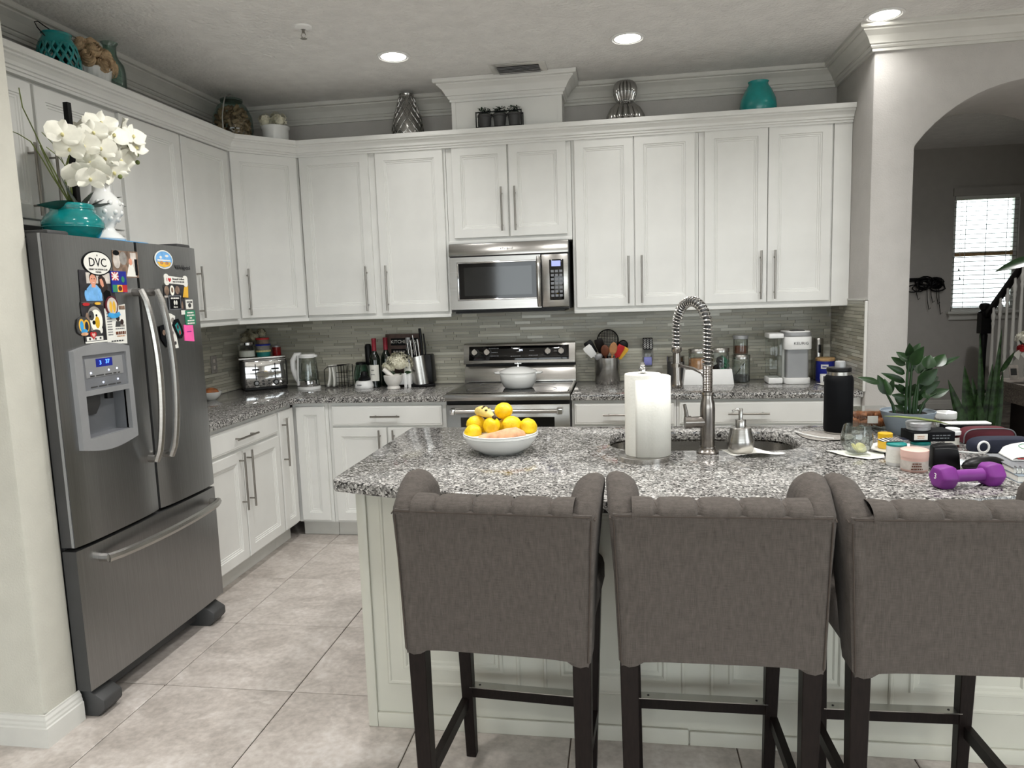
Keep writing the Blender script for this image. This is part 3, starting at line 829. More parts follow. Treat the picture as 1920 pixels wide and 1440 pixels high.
text('PM', .018, M['ledwhite'], rg, (.395, on_guard(0,1.153)[1]-.0045, 1.153), (H90-sl_,0,0))
text('KitchenAid', .013, M['silverplastic'], rg, (.36, on_guard(0,1.172)[1]-.0045, 1.172), (H90-sl_,0,0), ext=.0004)
for x, z, s in ((.21,1.168,'BAKE  BROIL'),(.215,1.142,'CONVECT'),(.21,1.118,'WARM  PROOF'),(.36,1.115,'1 2 3 4 5 6'),(.47,1.15,'TIMER'),(.48,1.118,'START  OFF')):
    bars(rg, (x, on_guard(0,z)[1]-.0042, z), (H90-sl_,0,0), .0062*len(s), .0045, M['greypanel'])
MB().box(.004,-.64,.872,W-.004,-.62,.897).build('gap_strip', M['black'], rg)
dr = MB().box(.004,-.675,.20,W-.004,-.632,.872).build('oven_door', M['steelh'], rg, bevel=.005)
MB().box(.095,-.678,.30,W-.095,-.672,.795).build('oven_window', M['oven'], dr)
h = MB(); h.tube([(.05,-.725,.838),(W-.05,-.725,.838)], .013, 12); h.build('handle', M['steelh'], dr, smooth=40)
for x in (.058, W-.058):
    MB().box(x-.016,-.743,.820,x+.016,-.672,.856).build('handle_bracket', M['chrome'], dr, bevel=.004)
MB().box(.004,-.67,.105,W-.004,-.632,.195).build('storage_drawer', M['steelh'], rg, bevel=.004)

# ================================================================== microwave
mw = thing('microwave', 'stainless over-the-range microwave under the short cabinet', 'microwave', (1.628,0,1.430))
W = .755
MB().box(0,-.37,.0,W,-.004,.425).build('microwave_body', M['dkgrey'], mw)
vb = MB().prism([(-.365,.345),(-.41,.345),(-.405,.38),(-.392,.422),(-.365,.424)], 0, W, 'x').build('vent_hood', M['steelh'], mw, bevel=.004)
text('Whirlpool', .020, M['dkgrey'], vb, (.37,-.4075,.385), (H90-.25,0,0), ext=.0006)
dx = .582
dz1 = .338
fa = MB()  # door frame with window opening
wx0, wx1, wz0, wz1 = .060, .555, .075, .300
fa.box(.003,-.412,.012,wx0,-.368,dz1); fa.box(wx1,-.412,.012,dx,-.368,dz1); fa.box(wx0,-.412,.012,wx1,-.368,wz0); fa.box(wx0,-.412,wz1,wx1,-.368,dz1)
md = fa.build('door', M['steelh'], mw)
wb = MB(); 
for (a0,a1,b0,b1) in ((wx0-.008,wx1+.008,wz0-.008,wz0+.002),(wx0-.008,wx1+.008,wz1-.002,wz1+.008),(wx0-.008,wx0+.002,wz0,wz1),(wx1-.002,wx1+.008,wz0,wz1)):
    wb.box(a0,-.416,b0,a1,-.405,b1)
wb.build('window_bezel', M['chrome'], md, bevel=.002)
MB().box(wx0,-.406,wz0,wx1,-.385,wz1).build('door_glass', M['blackglass'], md)
MB().box(wx0+.035,-.4075,wz0+.022,wx1-.030,-.4055,wz1-.026).build('window_screen', M['mwglass'], md)
h = MB(); h.tube([(.570,-.412+.0-.034*math.sin(PI*k/10)**.5,.020+.305*k/10) for k in range(11)], .013, 10, flat=.8); h.build('handle', M['steelh'], md, smooth=40)
cp = MB(); cp.box(dx+.004,-.412,.012,W-.003,-.368,dz1); cpo = cp.build('control_door', M['steelh'], mw, bevel=.006)
MB().box(.635,-.416,.055,.725,-.405,.305).build('keypad', M['blackglass'], cpo, bevel=.006)
MB().box(.650,-.418,.262,.706,-.415,.296).build('display', M['ledlilac'], cpo)
for r_ in range(7):
    for c_ in range(3):
        MB().box(.645+c_*.026,-.4172,.075+r_*.025,.664+c_*.026,-.4155,.090+r_*.025).build('key', M['greypanel'], cpo)
b = MB(); b.box(.03,-.40,-.012,W-.03,-.03,0); b.build('underside_grille', M['black'], mw)

# ================================================================== stools
def make_stool():
    t = thing('bar_stool', '', 'stool', (0,0,0), 0, 'upholstered bar stools at the island')
    # local: back faces -y (towards the camera); back rear plane y=0, seat towards +y
    hw, hb = .262, .246
    def wpt(z): 
        u = (z-.565)/(.968-.565); return hb+(hw-hb)*u
    bk = MB()
    # rear slab with softly arched hem
    nx, nz = 16, 10
    def back(y, off=0):
        def fn(u, v):
            x = (u*2-1); hem = .567 + .018*(1-abs(x)**6) - (.0 if abs(x) < .9 else 0)
            z = hem + (.968-hem)*v; w = wpt(z)-off
            yy = y + (.006 if y < .04 else 0)*(abs(x)**8)
            return (x*w, yy, z)
        return fn
    bk.grid(back(0), nx, nz); n1 = len(bk.v); bk.grid(back(.075), nx, nz)
    # close the rim of the slab
    W_ = nx+1
    ring = [i for i in range(nx+1)] + [j*W_+nx for j in range(1, nz+1)] + [nz*W_+i for i in range(nx-1,-1,-1)] + [j*W_ for j in range(nz-1,0,-1)]
    for i in range(len(ring)):
        a, c_ = ring[i], ring[(i+1) % len(ring)]; bk.f.append((a, c_, c_+n1, a+n1)); bk.m.append(0)
    bk.build('backrest', M['linen'], t, bevel=0, smooth=50)
    # wings
    for s in (-1, 1):
        pr = [(.004,.568),(.003,.80),(.004,.955),(.020,.978),(.06,1.002),(.10,1.024),(.145,1.036),(.185,1.032),(.210,1.010),(.214,.97),(.198,.90),(.155,.80),(.115,.70),(.092,.60),(.08,.568)]
        wing = MB(); k = len(pr); vs = []; fs = []
        th = .085
        secs = [(0,.014),(.008,.003),(.026,-.003),(.046,.001),(.062,.010),(.076,.024),(th,.045)]
        cy = sum(p[0] for p in pr)/k; cz = sum(p[1] for p in pr)/k
        for o_, ins in secs:
            for y, z in pr:
                w = wpt(min(z,.968))+.006; fl = .012*max(0,(z-.93)/.1)
                dy, dz = cy-y, cz-z; q = math.hypot(dy, dz)
                vs.append((s*(w+fl-o_), y+dy/q*ins, z+dz/q*ins))
        for i in range(len(secs)-1):
            for j in range(k): fs.append((i*k+j, i*k+(j+1) % k, (i+1)*k+(j+1) % k, (i+1)*k+j))
        fs += [tuple(range(k)), tuple(reversed(range((len(secs)-1)*k, len(secs)*k)))]
        wing.add(vs, fs); wing.build('wing', M['linen'], t, smooth=50)
        MB().tube([(s*(wpt(z)-.001), .0035, z) for z in (.580,.68,.78,.88,.955)], .0022, 6).build('piping', M['seam'], t)
        fp = [(s*(wpt(min(z,.968))+.004+.012*max(0,(z-.93)/.1)), y, z) for y, z in [(.004,.957)]+[(y+.010, z-.016) for y, z in pr[3:8]]]
        MB().tube(fp, .0022, 6).build('piping', M['seam'], t)
    MB().tube([(x,-.0015,.9655) for x in (-.258,-.13,0,.13,.258)], .0022, 6).build('piping', M['seam'], t)
    # tufted top roll
    seams = (-.155,-.052,.052,.155)
    def roll(u, v):
        x = -.215 + .43*u; a = PI*(1.08 - 1.25*v)
        pinch = min(abs(x-q) for q in seams); k = 1-.22*math.exp(-(pinch/.007)**2) - .05*math.exp(-(pinch/.03)**2)
        return (x, .052+.056*math.cos(a)*k, .966+.033*math.sin(a)*k)
    rl = MB().grid(roll, 110, 12).build('tufted_roll', M['linen'], t, smooth=60)
    for q in seams:
        MB().tube([(q+.004*math.sin(j), roll((q+.215)/.43, j/10)[1], roll((q+.215)/.43, j/10)[2]+.0004) for j in range(11)], .0012, 5).build('tuft_seam', M['seam'], t)
    # seat, legs, stretchers
    MB().box(-.245,.07,.585,.245,.515,.700).build('seat', M['linen'], t, bevel=.035, seg=3)
    for s in (-1, 1):
        MB().frustum((s*.222,.055,0), .019,.019, (s*.226,.045,.585), .024,.024).build('leg', M['espresso'], t, bevel=.002, seg=1)
        MB().frustum((s*.200,.415,0), .016,.016, (s*.215,.425,.59), .023,.023).build('leg', M['espresso'], t, bevel=.002, seg=1)
        MB().box(s*.213-.011,.07,.172,s*.213+.011,.405,.208).build('stretcher', M['espresso'], t)
    fs_ = MB().box(-.196,.403,.212,.196,.432,.246).build('stretcher', M['espresso'], t)
    pl_ = MB().box(-.196,.399,.246,.196,.436,.249); pl_.build('kick_plate', M['steelh'], fs_)
    for x in (-.165,.165): MB().lathe([(.004,.249),(.003,.2505),(0,.2505)], 8, (x,.418,0)).build('screw', M['black'], fs_)
    MB().box(-.205,.045,.150,.205,.067,.186).build('stretcher', M['espresso'], t)
    return t
st = make_stool(); st.location = (2.354,-3.125,0); st.rotation_euler.z = -.07; st['label'] = 'grey linen wingback bar stool nearest the refrigerator, at the left end of the island'
dup(st, (2.929,-3.125,0), 0, 'grey linen wingback bar stool in the middle of the row of three')
dup(st, (3.492,-3.125,0), .025, 'grey linen wingback bar stool in front of the purple dumbbell')

# ================================================================== ceiling fittings
def can(x, y, label, z=CEIL, k=1.0, sp=125):
    t = thing('recessed_light', label, 'light', (x,y,z), 0, 'recessed ceiling lights')
    MB().lathe([(.078,-.001),(.094,-.001),(.094,-.005),(.082,-.008),(.078,-.004)], 32).build('trim_ring', M['white'], t, smooth=40)
    MB().lathe([(.079,-.002),(.06,-.006),(0,-.007)], 32).build('lens', M['lampglow'], t, smooth=60)
    la = bpy.data.lights.new('lamp', 'AREA'); la.shape = 'DISK'; la.size = .15; la.energy = CAN_POWER*k; la.color = CAN_COLOR; la.spread = math.radians(sp)
    o = bpy.data.objects.new('lamp', la); COL.objects.link(o); o.parent = t; o.location = (0,0,-.012)
    return t
can(1.468,-.845,'lit recessed ceiling light left of the ceiling vent, above the lattice vase', k=.14)
can(2.752,-.818,'lit recessed ceiling light right of the ceiling vent, above the ribbed vase', k=.10)
can(4.026,-.840,'lit recessed ceiling light beside the crown corner above the arch wall', k=.08)
for x in (1.55, 2.75, 3.95):
    can(x,-2.15,'lit recessed ceiling light over the aisle between range and island', k=.85, sp=150)
for x in (1.5, 2.9, 4.3): can(x,-3.22,'unseen recessed light added above the bar stools to brighten their tops', k=.32, sp=110)  # added lamps out of view, they brighten the stool tops
for x in (.4, 2.6, 4.9):
    for y in (-5.7,-7.6): can(x,y,'unseen recessed light added over the living area as fill light', k=.8)  # added fill lamps behind the camera
can(5.9,1.35,'lit recessed ceiling light in the hall beyond the arch', z=3.05, k=1.3, sp=150)
t = thing('fire_sprinkler', 'white pendent fire sprinkler on the ceiling left of the lights', 'sprinkler', (1.176,-1.366,CEIL))
MB().lathe([(.045,0),(.042,-.008),(.02,-.013),(.012,-.014),(.012,0)], 24).build('escutcheon', M['white'], t, smooth=40)
b = MB(); b.lathe([(.007,-.014),(.0072,-.02),(.007,-.03)], 10); b.tube([(-.006,0,-.028),(-.012,0,-.042),(0,0,-.055)], .002, 6); b.tube([(.006,0,-.028),(.012,0,-.042),(0,0,-.055)], .002, 6)
b.build('sprinkler_frame', M['nickel'], t)
MB().lathe([(.016,-.055),(.016,-.057),(0,-.058)], 16).build('deflector', M['nickel'], t)
t = thing('ceiling_vent', 'white louvred air vent in the ceiling above the chimney box', 'vent', (2.118,-.448,CEIL))
b = MB(); b.box(-.165,-.115,-.008,-.125,.115,-.001); b.box(.125,-.115,-.008,.165,.115,-.001); b.box(-.125,-.115,-.008,.125,-.085,-.001); b.box(-.125,.085,-.008,.125,.115,-.001)
b.build('frame', M['trim'], t, bevel=.002)
MB().box(-.125,-.085,-.0015,.125,.085,-.0005).build('backing', M['black'], t)
sv = MB().box(-.125,-.0085,-.001,.125,.0085,.001); sv.xf(Matrix.Rotation(.5,4,'X')); svm = sv.mesh('louver', M['silverplastic'])
for k in range(7): link('louver', svm, t, (0,-.072+.024*k,-.009))
# ================================================================== island objects
def T(*a): return Matrix.Translation(a)
def R_(a, ax): return Matrix.Rotation(a, 4, ax)
Z = ZC
# faucet
t = thing('kitchen_faucet', 'tall spring-neck steel faucet at the island sink', 'faucet', (3.002,-2.225,Z))
MB().lathe([(.040,0),(.040,.006),(.036,.010),(.029,.018),(.028,.024)], 28).build('base', M['faucet'], t, smooth=40)
b = MB(); b.lathe([(.025,.02),(.026,.03),(.0265,.165),(.025,.185),(.020,.200),(.0195,.214),(.0225,.216),(.0225,.224),(.019,.226)], 28)
b.tube([(0,0,.115),(-.035,-.005,.115),(-.062,-.008,.115)], [.022,.0215,.020], 20)
b.build('column', M['faucet'], t, smooth=40)
b = MB(); b.tube([(-.060,-.008,.115),(-.082,-.010,.115)], [.024,.024], 20); b.tube([(-.074,-.010,.125),(-.078,-.012,.155),(-.083,-.014,.182)], [.009,.007,.006], 12)
b.build('handle', M['faucet'], t, smooth=40)
b = MB(); pr = [(.0165,.226)]
for k in range(16): pr += [(.0185,.232+k*.006),(.0165,.235+k*.006)]
b.lathe(pr, 20); b.build('ribbed_sleeve', M['faucet'], t, smooth=30)
EX, EY = -.095, .185
def fpath(u):
    # straight up, half circle, short drop
    L1, L2, L3 = .13, PI*.104, .075; s = u*(L1+L2+L3)
    if s < L1: return Vector((0,0,.318+s))
    if s < L1+L2:
        a = (s-L1)/.104; h = (1-math.cos(a))/2
        return Vector((EX*h, EY*h, .448+.104*math.sin(a)))
    return Vector((EX, EY, .448-(s-L1-L2)))
N_ = 60
MB().tube([fpath(k/N_) for k in range(N_+1)], .0105, 10).build('hose', M['dkgrey'], t, smooth=50)
turns = 37; pts = []
side = Vector((EY,-EX,0)).normalized()
for k in range(turns*10+1):
    u = k/(turns*10); p = fpath(u); tg = (fpath(min(1,u+.004))-fpath(max(0,u-.004))).normalized(); nn_ = side.cross(tg)
    a = 2*PI*turns*u; pts.append(p + side*math.cos(a)*.0175 + nn_*math.sin(a)*.0175)
MB().tube(pts, .0027, 5).build('spring', M['steel'], t, smooth=60)
b = MB(); b.lathe([(.0195,.375),(.020,.36),(.014,.352),(.015,.34),(.0165,.25),(.0205,.235),(.0215,.222),(.018,.216),(.0,.216)][::-1], 24, (EX,EY,0))
b.build('spray_head', M['faucet'], t, smooth=40)
b = MB(); b.tube([(0,.0,.225),(-.004,.012,.262),(-.015,.035,.290),(EX*.45,EY*.45,.302),(EX*.9,EY*.9,.306)], .006, 10); b.lathe([(.0225,.298),(.0225,.314),(.017,.314),(.017,.298),(.0225,.298)], 20, (EX,EY,0))
b.build('docking_arm', M['faucet'], t, smooth=50)
# soap dispenser on a napkin
def cloth(name, label, cat, c, pts, amp, m, z=Z+.001, group=None, seed=0):
    r_ = random.Random(seed); ph = [r_.uniform(0,6) for _ in range(6)]
    mb = MB(); n = len(pts); cx = sum(p[0] for p in pts)/n; cy = sum(p[1] for p in pts)/n
    K = 7; vs = [(cx,cy,.004)]; fs = []; m_ = 6*n
    for k in range(1, K+1):
        for j in range(m_):
            f = j/6; i = int(f) % n; q = f-int(f); x = pts[i][0]*(1-q)+pts[(i+1) % n][0]*q; y = pts[i][1]*(1-q)+pts[(i+1) % n][1]*q
            u = k/K; x = cx+(x-cx)*u; y = cy+(y-cy)*u
            h = amp*(.5+.25*math.sin(41*x+ph[0]+9*y)+.25*math.sin(57*y+ph[1]-21*x))*u + .001
            vs.append((x,y,h))
    for j in range(m_): fs.append((0,1+j,1+(j+1) % m_))
    for k in range(K-1):
        for j in range(m_): a = 1+k*m_+j; b_ = 1+k*m_+(j+1) % m_; fs.append((a,a+m_,b_+m_,b_))
    mb.add(vs, fs); o = mb.build(name, m, None, (c[0],c[1],z), smooth=60)
    return tag(o, label, cat, group)
cloth('napkin', 'crumpled white paper napkin under the steel soap dispenser', 'napkin', (3.135,-2.25), [(-.095,.035),(-.05,-.03),(-.02,-.06),(.05,-.055),(.13,-.03),(.085,.035),(.02,.05)], .016, M['paper'], seed=1)
t = thing('soap_dispenser', 'brushed steel pump soap dispenser on a white napkin beside the sink', 'dispenser', (3.118,-2.228,Z+.004))
MB().lathe([(.040,0),(.043,.004),(.049,.028),(.048,.045),(.040,.070),(.0375,.085),(.036,.090),(.030,.093),(.0,.093)], 32).build('bottle', M['steel'], t, smooth=40)
MB().lathe([(.0185,.093),(.0185,.118),(.017,.120),(0,.120)], 24).build('collar', M['steel'], t, smooth=40)
b = MB(); b.lathe([(.0075,.12),(.0075,.158),(.006,.160),(0,.160)], 14); b.tube([(0,0,.152),(-.014,-.004,.157),(-.030,-.008,.152)], [.005,.0045,.004], 10); b.build('pump', M['steel'], t, smooth=40)
# paper towel
t = thing('paper_towel_holder', 'upright steel paper towel holder on the island', 'holder', (2.768,-2.33,Z))
MB().lathe([(.092,0),(.092,.017),(.088,.020),(0,.020)], 40).build('base', M['steel'], t, smooth=40)
b = MB(); b.lathe([(.006,.02),(.006,.308),(.013,.312),(.015,.322),(.011,.330),(.006,.333),(.009,.338),(.007,.345),(0,.347)], 16); b.build('rod', M['chrome'], t, smooth=40)
t = thing('paper_towel_roll', 'white paper towel roll with a loose sheet on the steel holder', 'paper towel', (2.768,-2.33,Z+.0205))
MB().lathe([(.018,0),(.063,0),(.064,.004),(.064,.283),(.062,.287),(.018,.287),(.016,.28),(.016,.004)], 40).build('roll', M['paper'], t, smooth=40)
pts = []
for k in range(25):
    u = k/24; a = math.radians(75 - 190*u); r_ = .066 + .030*math.sin(PI*min(1,u*1.25))**1.0
    pts.append((r_*math.cos(a), r_*math.sin(a)))
vs = []; fs = []
for z_ in (.0, .27):
    for p in pts: vs.append((p[0]*(1.0), p[1], z_ + (.012 if z_ > .1 else 0)*(1-(pts.index(p)/24))))
for k in range(24): fs.append((k,k+1,26+k,25+k))
o = MB().add(vs, fs).build('loose_sheet', M['paper'], t, smooth=60)
sm = o.modifiers.new('thick', 'SOLIDIFY'); sm.thickness = .0012
# fruit bowl
BX, BY = 2.232, -2.205
t = thing('fruit_bowl', 'shallow white ceramic bowl of lemons on the island', 'bowl', (BX,BY,Z))
MB().lathe([(.0,.006),(.068,.006),(.072,.0),(.078,.0),(.084,.006),(.114,.022),(.137,.052),(.144,.078),(.142,.080),(.139,.078),(.131,.054),(.108,.028),(.070,.016),(0,.014)], 48).build('bowl', M['ceramic'], t, smooth=50)
MB().lathe([(.141,.064),(.1445,.066),(.1445,.071),(.142,.072)], 48).build('rim_band', M['ceramic'], t, smooth=50)
b = MB(); n = 60
vs = [((.078+.0)*math.cos(2*PI*k/n),(.078)*math.sin(2*PI*k/n),.0015) for k in range(n)] + [((.092+.006*math.sin(k*2.4))*math.cos(2*PI*k/n),(.092+.006*math.sin(k*2.4))*math.sin(2*PI*k/n),.004+.003*math.sin(k*1.7)) for k in range(n)]
b.add(vs, [(k,(k+1) % n,n+(k+1) % n,n+k) for k in range(n)]).build('doily', M['glass'], t)
lm = MB(); lm.lathe([(0,-.041),(.006,-.040),(.010,-.036),(.020,-.031),(.029,-.018),(.0325,0),(.029,.018),(.020,.031),(.010,.037),(.007,.041),(0,.042)], 20)
lme = lm.mesh('lemon', M['lemon'], smooth=80)
stem_me = MB().lathe([(.0035,-.041),(.0030,-.0435),(0,-.044)], 8).mesh('stem_end', M['bananaspot'])
LEM = [((2.243,-2.185,1.080),(1.35,.2,.9),'topmost lemon, balanced on the pile in the white bowl'),
       ((2.203,-2.232,1.032),(1.2,.2,.4),'big lemon at the centre of the bowl, below the banana tip'),
       ((2.279,-2.212,1.032),(1.3,.2,-.9),'lemon in the white bowl under the topmost lemon, above the sweet potato'),
       ((2.340,-2.200,1.020),(1.0,.1,-.5),'lemon nearest the paper towel, at the right rim of the bowl'),
       ((2.133,-2.185,1.030),(.2,1.4,0),'lemon at the back left of the bowl, beside the banana'),
       ((2.131,-2.240,1.004),(.9,.6,.5),'lowest lemon, at the left front rim of the white bowl'),
       ((2.172,-2.160,1.010),(.2,1.2,1.0),'lemon partly hidden behind the front lemons, under the banana'),
       ((2.240,-2.165,1.012),(1.3,.4,.2),'lemon at the bottom of the pile, wedged in the middle of the white bowl'),
       ((2.260,-2.140,1.005),(1.2,.2,.2),'lemon mostly hidden at the back of the white bowl')]
for i, (p, e_, l_) in enumerate(LEM):
    o = link('lemon', lme, None, p, e_); tag(o, l_, 'lemon', 'lemons in the bowl')
    link('stem_end', stem_me, o)
t = thing('banana', 'overripe spotted banana on top of the lemons', 'banana', (2.172,-2.20,1.075))
pts = [(.042,-.045,-.008),(.030,-.034,-.003),(.012,-.016,.004),(-.010,.006,.006),(-.030,.036,.0),(-.040,.066,-.014)]
MB().tube(pts, [.006,.012,.020,.021,.018,.007], 14).build('peel', M['banana'], t, smooth=60)
MB().tube([(.042,-.045,-.008),(.050,-.053,-.012)], [.0075,.006], 10).build('stem', M['bananaspot'], t, smooth=60)
b = MB()
for p in ((.012,-.033,.016),(-.004,-.016,.0215),(.018,-.018,.021),(.0,-.010,.0255),(-.012,-.012,.013)): b.ell(p, .006,.004,.003, 8, 6)
b.build('brown_spot', M['bananaspot'], t, smooth=60)
t = thing('sweet_potato', 'smooth pinkish sweet potato along the front of the fruit bowl', 'vegetable', (2.25,-2.297,.998))
MB().tube([(-.088,.012,-.014),(-.078,.006,-.012),(-.055,0,-.008),(-.02,-.002,-.002),(.025,0,.008),(.055,.004,.010),(.078,.012,.004),(.092,.018,-.004)], [.012,.020,.023,.024,.027,.028,.019,.004], 18).build('skin', M['sweet'], t, smooth=70)

# ---- right-hand clutter
cloth('dish_cloth', 'thin grey cloth lying under the black flask', 'cloth', (3.475,-1.93), [(-.085,.08),(-.07,-.06),(-.02,-.10),(.08,-.085),(.12,-.02),(.11,.09)], .005, M['clothgrey'], seed=3)
c = MB().tube([(3.392,-1.87,Z+.008),(3.410,-1.93,Z+.009),(3.450,-1.985,Z+.008),(3.50,-2.01,Z+.008)], .003, 6).build('charging_cable', M['white'], smooth=60)
tag(c, 'short white cable curving over the grey cloth by the flask', 'cable')
t = thing('insulated_flask', 'tall matte black insulated flask with steel neck', 'bottle', (3.556,-1.862,Z+.008))
MB().lathe([(.050,0),(.052,.006),(.0545,.010),(.0545,.205),(.052,.222),(.046,.230),(.0,.230)], 40).build('body', M['matteblack'], t, smooth=40)
MB().lathe([(.0525,-.0),(.0527,.006),(.050,.007)], 40, (0,0,-.004)).build('base_ring', M['steel'], t, smooth=40)
MB().lathe([(.0445,.230),(.0445,.243),(.043,.244)], 36).build('neck_band', M['steel'], t, smooth=40)
MB().lathe([(.046,.244),(.047,.247),(.047,.256),(.044,.260),(0,.260)], 36).build('lid', M['black'], t, smooth=40)
MB().lathe([(.020,.260),(.020,.280),(.017,.285),(0,.285)], 20, (.004,0,0)).build('spout_cap', M['silverplastic'], t, smooth=40)
cloth('napkin', 'white paper napkin under the stemless water glass', 'napkin', (3.50,-2.265), [(-.085,.055),(-.03,-.045),(.02,-.075),(.08,-.05),(.10,.02),(.03,.06)], .004, M['paper'], seed=5)
t = thing('stemless_glass', 'half-full stemless wine glass on a white napkin', 'glass', (3.508,-2.252,Z+.006))
MB().lathe([(0,.003),(.024,.001),(.030,.003),(.046,.020),(.0535,.042),(.053,.060),(.047,.085),(.043,.100),(.0423,.1),(.046,.085),(.052,.060),(.0525,.042),(.045,.021),(.029,.005),(0,.005)], 40).build('bowl', M['glass'], t, smooth=60)
MB().lathe([(0,.006),(.028,.006),(.044,.021),(.0515,.042),(.052,.052),(0,.052)], 36).build('water', M['glass'], t, smooth=60)
for i, (x, y, a) in enumerate(((.012,-.008,.4),(-.008,-.014,1.2))):
    o = MB().lathe([(.0,-.004),(.019,-.003),(.020,0),(.019,.003),(0,.004)], 20).xf(T(x,y,.020) @ R_(a,'Z') @ R_(.9,'X')).build('lime_slice', M['petalc'], t, smooth=40)
# potted zz plant
t = thing('potted_plant', 'glossy green zz plant in a blue-grey pot on the island', 'plant', (3.815,-1.87,Z))
MB().lathe([(.066,0),(.070,.003),(.098,.088),(.100,.092),(.096,.092),(.092,.084),(0,.080)], 40).build('pot', M['greypot'], t, smooth=40)
MB().lathe([(.0905,.0815),(.05,.084),(0,.085)], 24).build('soil', M['soil'], t, smooth=60)
def leaf_mesh(L, W, m, curl=.12, fold=.18, nu=8, tip=1.0):
    mb = MB()
    def fn(u, v):
        s = u; w = W/2*(math.sin(PI*min(1, s**.75))**.8)*(1-.15*s) if 0 < s < 1 else W*.02
        q = v*2-1
        return (q*w, s*L, fold*abs(q)*w*1.2 - curl*L*s*s)
    return mb.grid(fn, nu, 4).mesh('leaf', m, smooth=80)
_lc = {}
def put_leaf(parent, root, a, b_, w, m, roll=0., name='leaf', q=.012, curl=.12, fold=.18):
    A = Vector(a)-Vector(root); B = Vector(b_)-Vector(root); d = B-A; L = d.length
    key = (round(L/q), round(w/.006), m.name, curl)
    if key not in _lc: _lc[key] = leaf_mesh(max(.01,round(L/q)*q), max(.006,round(w/.006)*.006), m, curl, fold)
    y = d.normalized(); view = Vector((-.25,-.9,.35)); z = (view - y*view.dot(y)).normalized(); x = y.cross(z)
    Q = Matrix((x, y, z)).transposed().to_4x4() @ R_(roll, 'Y')
    o = bpy.data.objects.new(name, _lc[key]); COL.objects.link(o); o.parent = parent
    o.matrix_local = T(*A) @ Q
    return o
ZZ = [(3.691,-1.918,1.132,3.613,-1.915,1.161,.03),(3.723,-1.909,1.087,3.689,-1.902,1.162,.042),(3.733,-1.891,1.085,3.739,-1.922,1.146,.03),(3.725,-1.934,1.086,3.716,-1.91,1.15,.03),(3.787,-1.917,1.073,3.738,-1.935,1.088,.026),(3.81,-1.865,1.085,3.759,-1.867,1.125,.03),(3.8,-1.876,1.13,3.708,-1.878,1.173,.026),(3.792,-1.89,1.166,3.724,-1.915,1.202,.026),(3.793,-1.891,1.2,3.743,-1.865,1.233,.028),(3.805,-1.898,1.215,3.761,-1.881,1.255,.034),(3.804,-1.888,1.233,3.797,-1.919,1.285,.034),(3.817,-1.882,1.237,3.853,-1.876,1.288,.03),(3.808,-1.914,1.202,3.829,-1.947,1.27,.045),(3.826,-1.874,1.173,3.802,-1.876,1.217,.04),(3.841,-1.885,1.165,3.88,-1.858,1.238,.05),(3.854,-1.885,1.164,3.912,-1.856,1.233,.05),(3.867,-1.907,1.186,3.886,-1.886,1.243,.05),(3.899,-1.904,1.194,3.946,-1.873,1.247,.048),(3.915,-1.873,1.193,3.985,-1.902,1.234,.024),(3.831,-1.925,1.131,3.893,-1.945,1.189,.06),(3.854,-1.867,1.104,3.924,-1.872,1.152,.055),(3.85,-1.891,1.088,3.922,-1.905,1.138,.04),(3.883,-1.899,1.077,3.946,-1.907,1.106,.04),(3.861,-1.91,1.071,3.865,-1.904,1.09,.03),(3.847,-1.894,1.021,3.881,-1.866,1.052,.028),(3.796,-1.887,1.015,3.765,-1.857,1.04,.026),(3.814,-1.875,1.067,3.83,-1.841,1.121,.035),(3.788,-1.888,1.093,3.767,-1.912,1.126,.03),(3.825,-1.875,1.086,3.854,-1.842,1.12,.03),(3.805,-1.872,1.037,3.767,-1.867,1.066,.026),(3.84,-1.885,1.058,3.861,-1.905,1.109,.03)]
ZS = [[(3.757,-1.9,1.005),(3.747,-1.9,1.047),(3.726,-1.9,1.086),(3.7,-1.9,1.125)],[(3.796,-1.9,1.005),(3.796,-1.9,1.09),(3.797,-1.9,1.162),(3.806,-1.9,1.239)],[(3.811,-1.9,1.005),(3.809,-1.9,1.09),(3.812,-1.9,1.176),(3.815,-1.9,1.219)],[(3.831,-1.9,1.005),(3.837,-1.9,1.109),(3.84,-1.9,1.152),(3.869,-1.9,1.19),(3.904,-1.9,1.196)],[(3.845,-1.9,1.007),(3.861,-1.9,1.051),(3.882,-1.9,1.077),(3.904,-1.9,1.089)],[(3.823,-1.9,1.005),(3.825,-1.9,1.07),(3.832,-1.9,1.118)]]
for z_ in ZZ: put_leaf(t, (3.815,-1.87,Z), z_[:3], z_[3:6], z_[6]*1.05, M['zz'], rnd.uniform(-.5,.5))
for s_ in ZS:
    n = len(s_); MB().tube([(p[0]-3.815,p[1]+1.87-.0,p[2]-Z) for p in s_], [.007-.004*i/(n-1) for i in range(n)], 8).build('stem', M['zz'], t, smooth=60)
